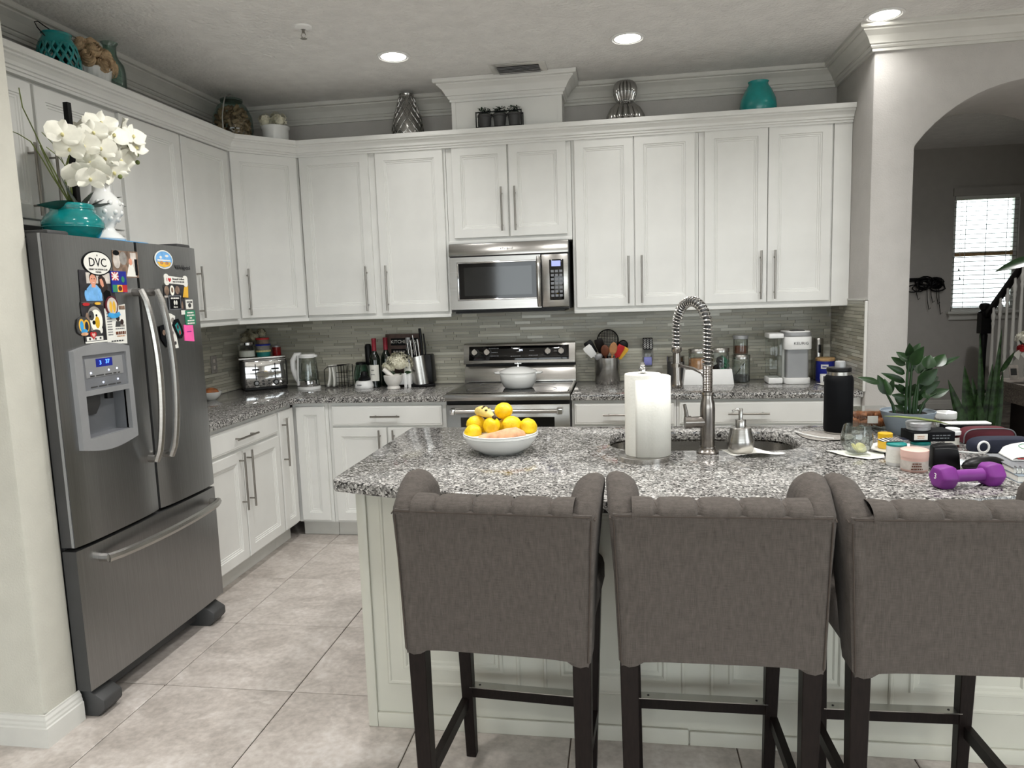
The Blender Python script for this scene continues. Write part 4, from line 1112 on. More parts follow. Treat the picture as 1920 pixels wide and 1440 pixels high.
# pastry box
t = thing('pastry_box', 'clear plastic clamshell of pastries between flask and plant', 'box', (3.705,-1.745,Z))
def clear_box(mb, x, y, z0, z1, th=.002):
    mb.box(-x,-y,z0,x,y,z0+th); mb.box(-x,-y,z0,-x+th,y,z1); mb.box(x-th,-y,z0,x,y,z1); mb.box(-x,-y,z0,x,-y+th,z1); mb.box(-x,y-th,z0,x,y,z1); mb.box(-x,-y,z1-th,x,y,z1); return mb
clear_box(MB(), .085,.065,0,.082).build('clamshell', M['glass'], t)
MB().box(-.02,-.067,.03,.02,-.0655,.06).build('paper_label', M['paper'], t)
for i, (x, y, z_) in enumerate(((-.048,-.03,.022),(0,-.032,.024),(.05,-.028,.022),(-.03,.025,.024),(.03,.025,.022),(-.04,-.02,.055),(.012,-.012,.056),(.055,.0,.052))):
    o = MB(); pts = [(-.030+.060*k/12, .016*math.sin(PI*k/12), .003*math.sin(PI*k/12)) for k in range(13)]
    o.tube(pts, [.004+.014*math.sin(PI*k/12)+(.003 if k % 2 else -.001)+rnd.uniform(-.001,.001) for k in range(13)], 9)
    o = o.build('croissant', M['pastry'], None, (3.705+x,-1.745+y,Z+z_), (0,0,rnd.uniform(-.8,.8)), smooth=60)
    tag(o, 'small baked croissant inside the clear clamshell box', 'pastry', 'croissants in the clamshell')
def jar(name, label, cat, loc, r, h, m, lidm, lidh, lr=None, lab=None, group=None, lidname='lid', neck=0):
    t = thing(name, label, cat, loc, 0, group)
    lr = lr or r*1.02
    MB().lathe([(0,.001),(r*.92,0),(r,.004),(r,h-neck),(r*.9 if neck else r,h),(0,h)], 32).build('jar_body', m, t, smooth=40)
    MB().lathe([(lr,h),(lr,h+lidh-.002),(lr-.003,h+lidh),(0,h+lidh)], 32).build(lidname, lidm, t, smooth=40)
    if lab: MB().lathe([(r+.0006,lab[0]),(r+.0006,lab[1])], 32).build('paper_label', lab[2], t, smooth=60)
    return t
pt = thing('plate', 'small white plate under the mustard jar', 'plate', (3.655,-2.21,Z))
MB().lathe([(0,.004),(.055,.003),(.060,.001),(.064,.002),(.092,.014),(.094,.016),(.091,.0165),(.062,.006),(0,.006)], 40).build('dish', M['ceramic'], pt, smooth=50)
jar('mustard_jar', 'small yellow jar on the white plate beside the water glass', 'jar', (3.628,-2.175,Z+.007), .024, .042, M['honey'], M['honey'], .014)
jar('cream_jar', 'white plastic jar with a dark blue-green lid behind the pink jar', 'jar', (3.584,-2.405,Z), .030, .066, M['white'], M['tealcap'], .008, lab=(.012,.055,M['paper']))
jar('cream_jar', 'white jar with a bright teal lid under the black box', 'jar', (3.668,-2.375,Z), .030, .064, M['white'], M['tealcap'], .010)
pj = jar('cosmetic_jar', 'blush pink cosmetic jar in front of the white jars', 'jar', (3.612,-2.478,Z), .039, .046, M['blush'], M['blush'], .024, .0405, lab=(.008,.036,M['photolight']))
for k, (s_, z_) in enumerate((('BODY BUTTER', .030), ('WHIPPED', .022), ('MADE WITH LOVE', .013))):
    bars(pj, (-.008,-.0418,z_), (H90,0,0), .026+.004*k, .0042, M['brownwood'], k)
t = thing('card_pack', 'fan of dark striped cards lying on the cream jar', 'cards', (3.588,-2.375,Z+.0765), .15)
for k in range(5):
    MB().box(-.050+.006*k,-.022,.0008*k,.018+.006*k,.022,.0008*k+.0007).build('card', M['navy'] if k % 2 == 0 else M['paper'], t)
for k in range(4): MB().box(-.018+.010*k,-.022,.0040,-.014+.010*k,.022,.0043).build('stripe', M['photolight'], t)
t = thing('black_box', 'flat black carton with a white label resting on the jars', 'box', (3.685,-2.36,Z+.0765), .06)
MB().box(-.058,-.040,0,.078,.040,.032).build('carton', M['matteblack'], t, bevel=.0015, seg=1)
MB().box(-.050,-.0412,.006,-.008,-.040,.026).build('paper_label', M['paper'], t)
for k in range(2): bars(t, (.035,-.0403,.020-.009*k), (H90,0,0), .055, .0032, M['greypanel'], k)
for k in range(2): bars(t, (-.029,-.0415,.0185-.006*k), (H90,0,0), .022, .0022, M['orange'], k)
t = thing('metal_tin', 'round silver screw-top tin on the black carton', 'tin', (3.668,-2.355,Z+.109))
MB().lathe([(.034,0),(.036,.002),(.036,.012),(.038,.013),(.0385,.024),(.036,.027),(0,.027)], 32).build('tin_body', M['silverplastic'], t, smooth=40)
o = MB(); o.tube([(3.555,-2.37,1.082),(3.60,-2.365,1.079),(3.66,-2.36,1.072),(3.72,-2.36,1.062),(3.765,-2.36,1.050)], [.001,.006,.0085,.007,.001], 10, flat=.5)
o = o.build('plant_cutting', M['stem'], smooth=60); tag(o, 'long green leaf blade lying across the silver tin', 'leaf')
t = thing('pill_bottle', 'amber pill bottle with a white cap behind the black box', 'bottle', (3.875,-2.12,Z))
MB().lathe([(0,0),(.021,0),(.022,.003),(.022,.048),(0,.048)], 24).build('bottle_body', M['amber'], t, smooth=40)
MB().lathe([(.0226,.010),(.0226,.036)], 24).build('paper_label', M['paper'], t, smooth=60)
MB().lathe([(.026,.046),(.027,.050),(.027,.058),(.023,.060),(.023,.068),(0,.070)], 24).build('cap', M['white'], t, smooth=30)
t = thing('lidded_jar', 'white-lidded cut glass jar behind the potted plant', 'jar', (4.005,-1.755,Z))
MB().lathe([(0,0),(.034,0),(.040,.006),(.044,.022),(.038,.034),(.036,.040),(0,.040)], 28, ribs=14, ramp=.05).build('glass_body', M['glass'], t, smooth=30)
MB().lathe([(.037,.040),(.039,.043),(.039,.064),(.036,.067),(0,.067)], 28).build('lid', M['ceramic'], t, smooth=40)
def pouch(name, label, cat, c, w, d, h, m, rz=0, z=Z, pipe=None):
    t = thing(name, label, cat, (c[0],c[1],z), rz)
    mb = MB(); K = 14
    pr = []
    for k in range(K+1):
        a = PI*k/K; pr.append((-w/2*math.copysign(abs(math.cos(a))**.45, math.cos(a)), h*math.sin(a)**.5 if 0 < k < K else 0))
    mb.prism([(p[0],max(0,p[1])) for p in pr], -d/2, d/2, 'y')
    mb.build('shell', m, t, bevel=min(.008,h*.15))
    if pipe: MB().tube([(p[0],-d/2-.0005,max(.003,p[1]-.001)) for p in pr], .0022, 6).build('piping', pipe, t)
    return t
pouch('glasses_case', 'maroon glasses case with grey edging behind the navy case', 'case', (4.02,-2.045), .18,.06,.058, M['maroon'], .05, pipe=M['greypanel'])
pouch('glasses_case', 'navy blue glasses case behind the white pouch', 'case', (4.005,-2.20), .215,.07,.050, M['navy'], .03)
o = MB().box(-.085,-.02,0,.085,.02,.008).build('white_case', M['white'], None, (3.985,-1.965,Z+.0595-.0585), (0,0,.05), bevel=.003)
o.location.z = Z+.054; 
o2 = tag(o, 'slim white case lying behind the maroon glasses case', 'case')
bx = MB().box(-.08,-.03,0,.08,.03,.053).build('dark_box', M['matteblack'], None, (3.985,-1.965,Z), (0,0,.05), bevel=.003); tag(bx, 'dark box under the slim white case', 'box')
t = thing('black_pouch', 'upright black leather pouch beside the pink jar', 'pouch', (3.712,-2.455,Z), -.1)
MB().prism([(-.042,0),(.040,0),(.036,.05),(.026,.082),(-.02,.080),(-.040,.074)], -.022, .022, 'y').build('leather', M['black'], t, bevel=.006)
MB().tube([(-.036,-.0225,.068),(.0,-.0235,.071),(.026,-.0225,.068)], .0015, 6).build('zip', M['dkgrey'], t)
t = thing('sunglasses_case', 'glossy black sunglasses case behind the purple dumbbell', 'case', (3.80,-2.515,Z), .3)
MB().ell((0,0,.027), .075,.030,.027, 24, 12).build('shell', M['black'], t, smooth=60)
MB().lathe([(.0755,.026),(.0755,.028)], 32, sy=.4).build('seam', M['dkgrey'], t)
# notebooks
t = thing('spiral_notebook', 'spiral-bound notebook with grey cover under the white pouch', 'notebook', (3.945,-2.52,Z+.022), -.05)
MB().box(-.10,-.085,.0,.12,.10,.016).build('pages', M['paper'], t)
MB().box(-.103,-.088,.016,.122,.102,.018).build('cover', M['greypanel'], t)
for k in range(17):
    x = -.095+.0132*k; MB().tube([(x+.002*0, -.083+.011*math.cos(a), .009+.012*math.sin(a)) for a in [2*PI*j/10 for j in range(10)]], .0011, 4, closed=True).build('wire_ring', M['chrome'], t)
t = thing('notebook', 'pale blue-grey notebook at the bottom of the notebook stack', 'notebook', (3.955,-2.525,Z), -.02)
MB().box(-.11,-.10,.002,.12,.10,.019).build('pages', M['paper'], t)
b = MB(); b.box(-.112,-.102,0,.122,.102,.002); b.box(-.112,-.102,.019,.122,.102,.021); b.build('cover', M['greypot'], t)
t = thing('white_pouch', 'white pouch printed with a pair of glasses on the notebooks', 'pouch', (3.965,-2.475,Z+.041), -.1)
b = MB(); b.grid(lambda u, v: ((u-.5)*.17, -.055+.10*v, .004+.040*math.sin(PI*u)**.4*(.35+.65*v)*.9), 16, 8); b.build('top', M['paper'], t, smooth=60)
MB().box(-.085,-.055,.0,.085,.05,.005).build('bottom', M['white'], t, bevel=.002)
for x in (-.030,.030):
    MB().tube([(x+.022*math.cos(a), -.012+.018*math.sin(a), .033+.012*math.sin(a)*.4+.0035) for a in [2*PI*j/16 for j in range(16)]], .0012, 5, closed=True).build('printed_lens', M['green'], t)
MB().tube([(-.008,-.012,.037),(0,-.008,.0385),(.008,-.012,.037)], .0012, 5).build('printed_bridge', M['green'], t)
MB().tube([(-.07,-.054,.008),(0,-.057,.007),(.07,-.054,.008)], .0018, 6).build('zip', M['red'], t)
o = MB().tube([(3.852+.016*math.cos(a), -2.395, .982+.018*math.sin(a)) for a in [2*PI*j/16 for j in range(16)]], .0035, 8, closed=True)
o.tube([(3.852,-2.395,.962),(3.80,-2.40,.966),(3.75,-2.39,.970)], .003, 6)
o.tube([(3.852,-2.395,.962),(3.87,-2.41,.950),(3.885,-2.42,.938)], .003, 6)
o = o.build('earphone_cable', M['white'], smooth=60); tag(o, 'white looped cable behind the sunglasses case', 'cable')
# dumbbell
t = thing('dumbbell', 'purple vinyl hexagonal dumbbell marked 3 on the island edge', 'dumbbell', (3.684,-2.668,Z), .26)
def hexhead(x0, x1):
    mb = MB(); R0 = .037
    R0 = .038; secs = [(x0,.029),(x0+(x1-x0)*.10,.036),(x0+(x1-x0)*.35,R0),(x0+(x1-x0)*.75,R0),(x0+(x1-x0)*.95,.031),(x1,.018)]
    vs = []; fs = []
    for x, r_ in secs:
        for j in range(6):
            a = PI/3*j; vs.append((x, r_*math.cos(a)*1.0, .0325+r_*math.sin(a)))
    for i in range(len(secs)-1):
        for j in range(6): fs.append((i*6+j,i*6+(j+1) % 6,(i+1)*6+(j+1) % 6,(i+1)*6+j))
    fs += [tuple(range(6)), tuple(range(30,36))]
    return mb.add(vs, fs)
hexhead(-.100,-.044).build('head', M['purple'], t, bevel=.005, seg=3)
hexhead(.100,.044).build('head', M['purple'], t, bevel=.005, seg=3)
MB().tube([(-.048,0,.0325),(-.03,0,.0325),(0,0,.0325),(.03,0,.0325),(.048,0,.0325)], [.020,.0175,.0185,.0175,.020], 20).build('grip', M['purple'], t, smooth=60)
text('3', .024, M['white'], t, (-.1005,0,.036), (H90,0,-H90), ext=.0006)
# ================================================================== back counter, left part
ol = thing('wall_outlet', 'beige outlet plate on the left tiled wall beside the toaster', 'outlet', (.0075,-.47,1.13), H90)
MB().box(-.035,-.006,-.057,.035,0,.057).build('plate', M['clothgrey'], ol, bevel=.003)
for z in (-.022,.022): MB().box(-.013,-.008,z-.012,.013,-.005,z+.012).build('socket', M['photolight'], ol, bevel=.003)
t = thing('bread_bowl', 'small white bowl holding a roll at the counter end by the refrigerator', 'bowl', (.115,-.70,Z))
MB().lathe([(0,.004),(.026,.003),(.028,0),(.031,.002),(.055,.025),(.066,.050),(.0645,.051),(.052,.027),(.028,.008),(0,.007)], 32).build('bowl', M['ceramic'], t, smooth=50)
o = MB().ell((.115,-.70,Z+.047), .048,.044,.030, 18, 10).build('bread_roll', M['pastry'], smooth=60); tag(o, 'golden bread roll in the small white bowl by the refrigerator', 'bread')
A36 = math.radians(36)
t = thing('toaster', 'four-slice polished steel toaster on the left counter', 'toaster', (.135,-.335,Z), A36)
w, d, h = .300, .165, .215
MB().box(0,.004,.018,w,d-.004,h-.008).build('side_shell', M['dkgrey'], t, bevel=.018, seg=3)
MB().box(.012,.001,.022,w-.012,.012,h-.012).build('front_panel', M['chrome'], t, bevel=.004)
MB().box(.008,.006,0,w-.008,d-.006,.020).build('base', M['black'], t, bevel=.003)
tp = MB().box(.006,.006,h-.012,w-.006,d-.006,h).build('top_panel', M['steel'], t, bevel=.006)
for x in (.05,.11,.17,.23): MB().box(x,.025,h-.001,x+.026,d-.025,h+.0006).build('slot', M['black'], tp)
for x in (.085,.215):
    MB().box(x-.003,-.001,.075,x+.003,.002,h-.030).build('lever_slot', M['black'], t)
    MB().box(x-.024,-.016,.140,x+.024,.001,.152).build('lever', M['black'], t, bevel=.003)
    MB().lathe([(.019,0),(.019,.008),(.017,.010)], 24).xf(T(x,.001,.052) @ R_(H90,'X')).build('dial_ring', M['black'], t, smooth=40)
    MB().lathe([(.013,.010),(.012,.016),(0,.017)], 20).xf(T(x,.001,.052) @ R_(H90,'X')).build('dial', M['silverplastic'], t, smooth=40)
for x in (.130,.170):
    for z in (.045,.065): MB().box(x-.008,-.003,z-.005,x+.008,.001,z+.005).build('button', M['dkgrey'], t, bevel=.001)
def onT(u, v, z): return (.135+u*math.cos(A36)-v*math.sin(A36), -.335+u*math.sin(A36)+v*math.cos(A36), z)
ty = thing('serving_tray', 'flat dark metal tray lying on top of the toaster', 'tray', onT(0,0,Z+.2158), A36)
MB().prism([(-.022,-.006),(.292,-.006),(.292,.150),(-.022,.150)], 0, .016, 'z').build('tray_body', M['steel'], ty, bevel=.004)
ZT = Z+.2325
t = jar('glass_canister', 'clear glass canister with a chrome lid on the toaster tray', 'canister', onT(.045,.060,ZT), .058, .085, M['glass'], M['chrome'], .018, .050)
MB().lathe([(0,.004),(.052,.004),(.052,.045),(0,.05)], 24).build('contents', M['paper'], t, smooth=60)
def tub(label, u, v, z0, cols, r=.052):
    t = thing('food_tub', label, 'tub', onT(u,v,z0), 0, 'stacked food tubs')
    MB().lathe([(0,0),(r*.86,0),(r*.95,.032),(0,.032)], 24).build('tub_body', cols[0], t, smooth=40)
    MB().lathe([(r,.030),(r,.040),(r*.97,.042),(0,.042)], 24).build('lid', cols[1], t, smooth=40)
tub('lowest food tub of the stack on the toaster tray, teal with a cream lid', .155,.070,ZT,(M['tealcap'],M['petalc']))
tub('middle food tub of the stack, cream with a purple-blue lid', .155,.070,ZT+.0425,(M['clothgrey'],M['blue']))
tub('topmost food tub of the stack, clear red with a red lid', .155,.070,ZT+.085,(M['photobrown'],M['red']), .046)
t = jar('jam_jar', 'small jar of red jam with a silver lid on the toaster tray', 'jar', onT(.243,.060,ZT), .030, .058, M['jam'], M['silverplastic'], .013, .026)
t = thing('dried_flowers', 'dried hydrangea heads in a dark vase behind the toaster', 'flowers', (.060,-.062,Z))
MB().lathe([(0,0),(.030,0),(.038,.06),(.030,.20),(.020,.27),(.024,.30),(0,.30)], 20).build('vase', M['dkgrey'], t, smooth=50)
def florets(parent, c, rx, ry, rz, n, size, m, name='flower_head', up=True, seed=1):
    r_ = random.Random(seed); mb = MB()
    for i in range(n):
        a = r_.uniform(0,2*PI); ph = math.acos(1-(r_.random()*(1.35 if up else 2)))
        nrm = Vector((math.sin(ph)*math.cos(a), math.sin(ph)*math.sin(a), math.cos(ph)))
        k = r_.uniform(.66,1.05); p = Vector((c[0]+rx*nrm.x*k, c[1]+ry*nrm.y*k, c[2]+rz*nrm.z*k))
        q = nrm.to_track_quat('Z','Y').to_matrix().to_4x4() @ R_(r_.uniform(0,PI),'Z')
        s = size*r_.uniform(.75,1.2)
        for j in range(4):
            b_ = PI/2*j; v0 = len(mb.v)
            vs = [(0,0,0),(s*.5*math.cos(b_-.5),s*.5*math.sin(b_-.5),s*.18),(s*math.cos(b_),s*math.sin(b_),s*.12),(s*.5*math.cos(b_+.5),s*.5*math.sin(b_+.5),s*.18)]
            mb.add(vs, [(0,1,2,3)]); mb.xf(T(*p) @ q, v0)
    mb.ell(c, rx*.62, ry*.62, rz*.62, 12, 8)
    return mb.build(name, m, parent, smooth=60)
for k, (c, s) in enumerate((((-.035,-.02,.345),.045),((.045,-.035,.36),.045),((.09,-.01,.385),.035),((0,.0,.375),.04))):
    florets(t, c, s, s*.75, s, 40, .017, M['dryflower'], seed=k+5)
# kettle
t = thing('electric_kettle', 'glass electric kettle with a white handle and steel band', 'kettle', (.555,-.215,Z), .0)
MB().lathe([(0,0),(.078,0),(.080,.004),(.078,.016),(.070,.018),(0,.018)], 36).build('base', M['white'], t, smooth=40)
MB().lathe([(0,.019),(.070,.019),(.072,.024),(.070,.062),(0,.062)], 36).build('steel_band', M['chrome'], t, smooth=40)
MB().lathe([(.069,.062),(.068,.10),(.060,.19),(.055,.222),(.0535,.222),(.0585,.19),(.0665,.10),(.0675,.062)], 36).build('glass_body', M['glass'], t, smooth=50)
MB().lathe([(.0665,.064),(.066,.098),(.064,.125),(0,.125)], 30).build('water', M['glass'], t, smooth=50)
b = MB(); b.lathe([(.057,.218),(.058,.232),(.050,.242),(0,.245)], 32); b.prism([(.035,-.02),(.068,-.010),(.068,.010),(.035,.02)], .222, .236, 'z'); b.build('lid', M['white'], t, smooth=40)
b = MB(); b.tube([(-.040,-.012,.238),(-.075,-.018,.236),(-.098,-.022,.200),(-.098,-.022,.140),(-.082,-.018,.080),(-.060,-.012,.040)], [.015,.017,.016,.015,.014,.013], 12, flat=1.2); b.build('handle', M['white'], t, smooth=60)
MB().tube([(-.045,-.052,.235),(-.052,-.052,.14),(-.058,-.05,.03)], [.010,.011,.011], 8, flat=.6).build('white_spine', M['white'], t, smooth=60)
c = MB().tube([(.475,-.17,Z+.012),(.44,-.12,Z+.03),(.43,-.06,Z+.10),(.42,-.02,Z+.16)], .0035, 8).build('power_cord', M['black'], smooth=60); tag(c, 'black kettle power cord rising to the tiled wall', 'cord')
# napkin rack
t = thing('napkin_rack', 'black wire rack holding folded napkins by the kettle', 'rack', (.735,-.12,Z))
b = MB()
for y in (-.045,.045):
    b.tube([(-.085,y,.003),(-.085,y,.125),(-.06,y,.145),(.06,y,.155),(.085,y,.155),(.085,y,.003)], .0028, 6)
    for k in range(4): b.tube([(.0+.02*k,y,.004),(.0+.02*k,y,.150)], .0016, 5)
    for k in range(3): b.tube([(-.0,y,.035+.035*k),(.085,y,.035+.035*k)], .0016, 5)
for x in (-.085,-.03,.03,.085): b.tube([(x,-.045,.003),(x,.045,.003)], .0025, 6)
b.build('wire_frame', M['black'], t, smooth=60)
for k, x in enumerate((-.060,-.028)):
    o = MB(); o.grid(lambda u, v: (x+.014*math.sin(v*2.5+k)-.010*(1-v), -.040+.08*u, .006+(.150)*v), 6, 10)
    o = o.build('folded_napkin', M['paper'], None, (.735,-.12,Z), smooth=60); sm = o.modifiers.new('thick','SOLIDIFY'); sm.thickness = .012; sm.offset = 0
    tag(o, 'white folded napkin standing in the black wire rack', 'napkin', 'napkins in the wire rack')
t = thing('glass_pitcher', 'clear glass pitcher with a black lid beside the napkin rack', 'pitcher', (.885,-.075,Z))
MB().lathe([(0,.003),(.040,0),(.044,.006),(.052,.05),(.050,.10),(.036,.150),(.034,.152),(.048,.10),(.050,.05),(.042,.010),(0,.008)], 28).build('glass_body', M['glassgreen'], t, smooth=50)
MB().lathe([(.037,.150),(.037,.160),(.030,.168),(0,.170)], 24).build('lid', M['black'], t, smooth=40)
t = thing('mini_chopper', 'round white chopper with a black knob lid', 'chopper', (.950,-.200,Z))
MB().lathe([(0,0),(.062,0),(.066,.006),(.064,.024),(.054,.048),(.040,.052),(0,.052)], 32).build('bowl', M['white'], t, smooth=40)
MB().lathe([(.042,.052),(.044,.066),(.030,.074),(.023,.082),(.024,.100),(.016,.112),(0,.114)], 28).build('lid', M['black'], t, smooth=40)
MB().lathe([(.028,.080),(.028,.088),(.0,.088)], 6, (0,-.0,0)).build('knob_grip', M['black'], t)
bars(t, (-.012,-.0655,.026), (H90,0,-.15), .035, .008, M['greypanel'])
t = thing('wine_opener', 'black electric wine opener standing on a clear foot', 'opener', (.928,-.03,Z))
MB().lathe([(0,.14),(.016,.14),(.022,.15),(.024,.20),(.024,.27),(.018,.288),(0,.292)], 24).build('body', M['black'], t, smooth=50)
MB().lathe([(.022,0),(.022,.004),(.014,.01),(.014,.14),(0,.14)], 20).build('clear_foot', M['glass'], t, smooth=40)
def wine(label, x, y, cap, lab, loc_l=(.07,.16)):
    t = thing('wine_bottle', label, 'bottle', (x,y,Z), -.25)
    MB().lathe([(0,.006),(.030,0),(.0365,.004),(.0370,.185),(.034,.205),(.020,.235),(.0145,.25),(.0145,.325),(0,.325)], 28).build('glass_body', M['bottleglass'], t, smooth=45)
    MB().lathe([(.0152,.250),(.0156,.262),(.0156,.322),(.0165,.324),(.0165,.333),(.015,.336),(0,.336)], 20).build('capsule', cap, t, smooth=40)
    if lab:
        vs = []; n = 14
        for z in loc_l:
            for k in range(n+1):
                a = -PI/2 + (k/n-.5)*2.6; vs.append((.0375*math.cos(a), .0375*math.sin(a), z))
        MB().add(vs, [(k,k+1,n+2+k,n+1+k) for k in range(n)]).build('paper_label', M['paper'], t, smooth=60)
        bars(t, (.004,-.0380,sum(loc_l)/2+.02), (H90,0,0), .022, .006, M['dkgrey']); bars(t, (.004,-.0380,sum(loc_l)/2-.01), (H90,0,0), .030, .0035, M['greypanel'])
    return t
wine('red wine bottle with a red capsule and white label, in front', 1.020,-.165, M['wine'], 'R', (.045,.155))
wine('red-capped dark wine bottle half hidden behind the front bottle', 1.075,-.085, M['wine'], None)
wine('dark wine bottle with a pale grey capsule beside the knife block', 1.262,-.160, M['silverplastic'], 'Y', (.060,.165))
bk = thing('kitchen_sign', 'dark brown lettered kitchen plaque behind the wine bottles', 'sign', (1.185,-.035,Z), 0)
pl_ = MB().box(-.125,-.012,0,.125,.012,.355); pl_.xf(R_(-.04,'X')); pl_.build('board', M['sign'], bk, bevel=.002)
def sgn(s, x, z, size, m=M['paper']): text(s, size, m, bk, (x,-.0135+z*.04,z), (H90-.04,0,0), ext=.0005)
for x0, x1, z0, z1 in ((-.085,.115,.275,.325),(-.085,.035,.175,.250),(.045,.115,.175,.265)):
    p_ = MB().box(x0,-.0128,z0,x1,-.0122,z1); p_.xf(R_(-.04,'X')); p_.build('text_panel', M['matteblack'], bk)
sgn('KITCHEN BAR', .015, .300, .032); bars(bk, (-.025,-.0135+.232*.04,.232), (H90-.04,0,0), .09, .012, M['clothgrey']); sgn('COOK', -.025, .200, .034); sgn('R', .08, .220, .06)
# mortar, pestle, hydrangea
t = thing('mortar', 'white marble mortar in front of the cream flowers', 'mortar', (1.185,-.285,Z))
MB().lathe([(0,0),(.040,0),(.044,.004),(.042,.016),(.034,.022),(.046,.034),(.060,.060),(.064,.092),(.058,.095),(.050,.060),(.030,.034),(0,.03)], 32).build('bowl', M['marble'], t, smooth=45)
o = MB(); o.tube([(.030,.006,.052),(0,.0,.080),(-.035,-.006,.110),(-.062,-.010,.135)], [.019,.014,.016,.013], 14)
o = o.build('pestle', M['marble'], None, (1.185,-.285,Z), smooth=60); tag(o, 'white marble pestle leaning in the mortar', 'pestle')
t = thing('flower_box', 'cream hydrangea bunch in a small white slatted box', 'flowers', (1.205,-.195,Z))
b = MB()
for x in (-.072,-.045,.045,.072): b.box(x-.010,-.030,0,x+.010,-.022,.10)
b.box(-.082,-.022,.02,.082,.03,.092); b.build('planter_box', M['white'], t, bevel=.002)
florets(t, (0,-.005,.165), .092,.060,.070, 110, .022, M['hydr'], seed=9)
florets(t, (-.075,-.01,.135), .045,.04,.045, 36, .020, M['hydr'], seed=10)
for k, (x, y, z) in enumerate(((-.05,-.05,.105),(.02,-.055,.095),(.075,-.04,.11))): put_leaf(t, (0,0,0), (x*.5,y*.5,.10), (x*1.3,y*1.1,z), .025, M['zz'])
# knife block
t = thing('knife_block', 'oval steel knife block full of steel-handled knives left of the range', 'knife block', (1.345,-.155,Z), 0)
b = MB(); n = 28; vs = []
for z, off in ((.012,0),(.205,0)):
    for j in range(n):
        a = 2*PI*j/n; x = .062*math.cos(a); y = .055*math.sin(a)
        vs.append((x - z*.13, y, z + (.22*x if z > .1 else 0)))
b.add(vs, [(j,(j+1) % n,n+(j+1) % n,n+j) for j in range(n)]+[tuple(range(n,2*n))]); b.build('steel_sleeve', M['steel'], t, smooth=40)
MB().box(-.055,-.05,.016,.075,.05,.215).xf(T(.012,.03,0) @ R_(-.05,'Y')).build('black_back', M['black'], t, bevel=.012)
b = MB(); b.prism([(-.075,-.055),(.05,-.058),(.10,-.02),(.085,.05),(-.07,.055)], 0, .020, 'z'); b.build('base', M['black'], t, bevel=.008)
for i, (x, y, z, L, r_) in enumerate(((-.075,-.02,.185,.115,.010),(-.050,-.035,.19,.13,.011),(-.022,-.020,.19,.115,.010),(.002,-.038,.20,.125,.011),(.010,.01,.205,.19,.014),(.040,-.01,.215,.145,.008),(-.045,.015,.20,.15,.009))):
    k = thing('knife', ('steel-handled knife in the block, %s') % ('leftmost handle','second handle from the left, in front','middle short handle','front right handle','tallest dark handle, at the back','thin handle at the right','back left tall handle')[i], 'knife', (1.345+x,-.155+y,Z+z), 0, 'knives in the block')
    MB().tube([(0,0,-.04),(-.004,0,L*.3),(-.008,0,L*.7),(-.012,-.002,L)], [r_*.8,r_*.9,r_,r_*.85], 10, flat=.7).build('handle', M['steel'] if i not in (4,5) else M['black'], k, smooth=60)
    MB().tube([(-.002,-r_*.72,.01),(-.010,-r_*.75,L*.92)], .0022, 6).build('spine', M['black'], k)
# ================================================================== dutch oven, crock
t = thing('dutch_oven', 'pale grey enamel casserole with lid on the cooktop', 'pot', (2.045,-.375,.9362))
MB().lathe([(0,0),(.085,0),(.098,.010),(.114,.050),(.119,.095),(.117,.098),(0,.098)], 44).build('pot_body', M['ceramic'], t, smooth=45)
MB().lathe([(.121,.098),(.121,.103),(.112,.110),(.080,.124),(.04,.132),(0,.134)], 44).build('lid', M['ceramic'], t, smooth=45)
b = MB(); b.lathe([(.012,.133),(.006,.140),(.006,.152),(0,.152)], 14); b.tube([(-.022,0,.155),(.022,0,.155)], .005, 10); b.tube([(0,-.012,.155),(0,.012,.155)], .005, 10); b.build('knob', M['chrome'], t, smooth=50)
for s in (-1,1): MB().tube([(s*.114,-.028,.094),(s*.140,-.026,.096),(s*.150,0,.097),(s*.140,.026,.096),(s*.114,.028,.094)], .008, 10, flat=.8).build('side_handle', M['ceramic'], t, smooth=60)
t = thing('utensil_crock', 'brushed steel crock holding utensils right of the range', 'crock', (2.605,-.135,Z))
MB().lathe([(0,.004),(.078,.004),(.080,0),(.0825,.004),(.0825,.172),(.080,.174),(.078,.170),(.078,.012),(0,.010)], 44).build('crock_body', M['steel'], t, smooth=40)
UX, UY = 2.605, -.135
def utensil(name, label, p0, p1, build, mh, r_=.006):
    t = thing(name, label, 'utensil', (UX,UY,Z), 0)
    MB().tube([p0, p1], r_, 8).build('handle', mh, t, smooth=60)
    build(t, Vector(p1), (Vector(p1)-Vector(p0)).normalized())
    return t
def facing(d):
    z = d.normalized(); y = Vector((.0,1,.1)); y = (y - z*y.dot(z)).normalized(); x = y.cross(z)
    return Matrix((x, y, z)).transposed()
def spoon(w, L, m, flat=.35):
    def f(t, p, d):
        q = facing(d)
        MB().ell(p+d*L*.45, w/2, w/2*flat, L/2, 16, 10, q).build('bowl', m, t, smooth=60)
    return f
def blade(w, L, m, th=.006):
    def f(t, p, d):
        q = facing(d).to_4x4()
        MB().prism([(-w*.38,0),(w*.38,0),(w/2,L*.8),(w*.42,L),(-w*.42,L),(-w/2,L*.8)], -th/2, th/2, 'y').xf(T(*p) @ q).build('blade', m, t, bevel=.002)
    return f
utensil('wooden_spoon', 'light orange wooden spoon in the crock', (.01,.0,.03), (.035,-.045,.195), spoon(.052,.088,M['orange']), M['orange'])
utensil('wooden_spoon', 'dark red-brown wooden spoon in the crock, left of the orange spoon', (.0,.02,.03), (-.010,-.040,.185), spoon(.056,.085,M['brownwood']), M['brownwood'])
utensil('spatula', 'red silicone spatula in the crock', (-.01,.01,.03), (.062,-.035,.180), blade(.048,.085,M['red']), M['red'])
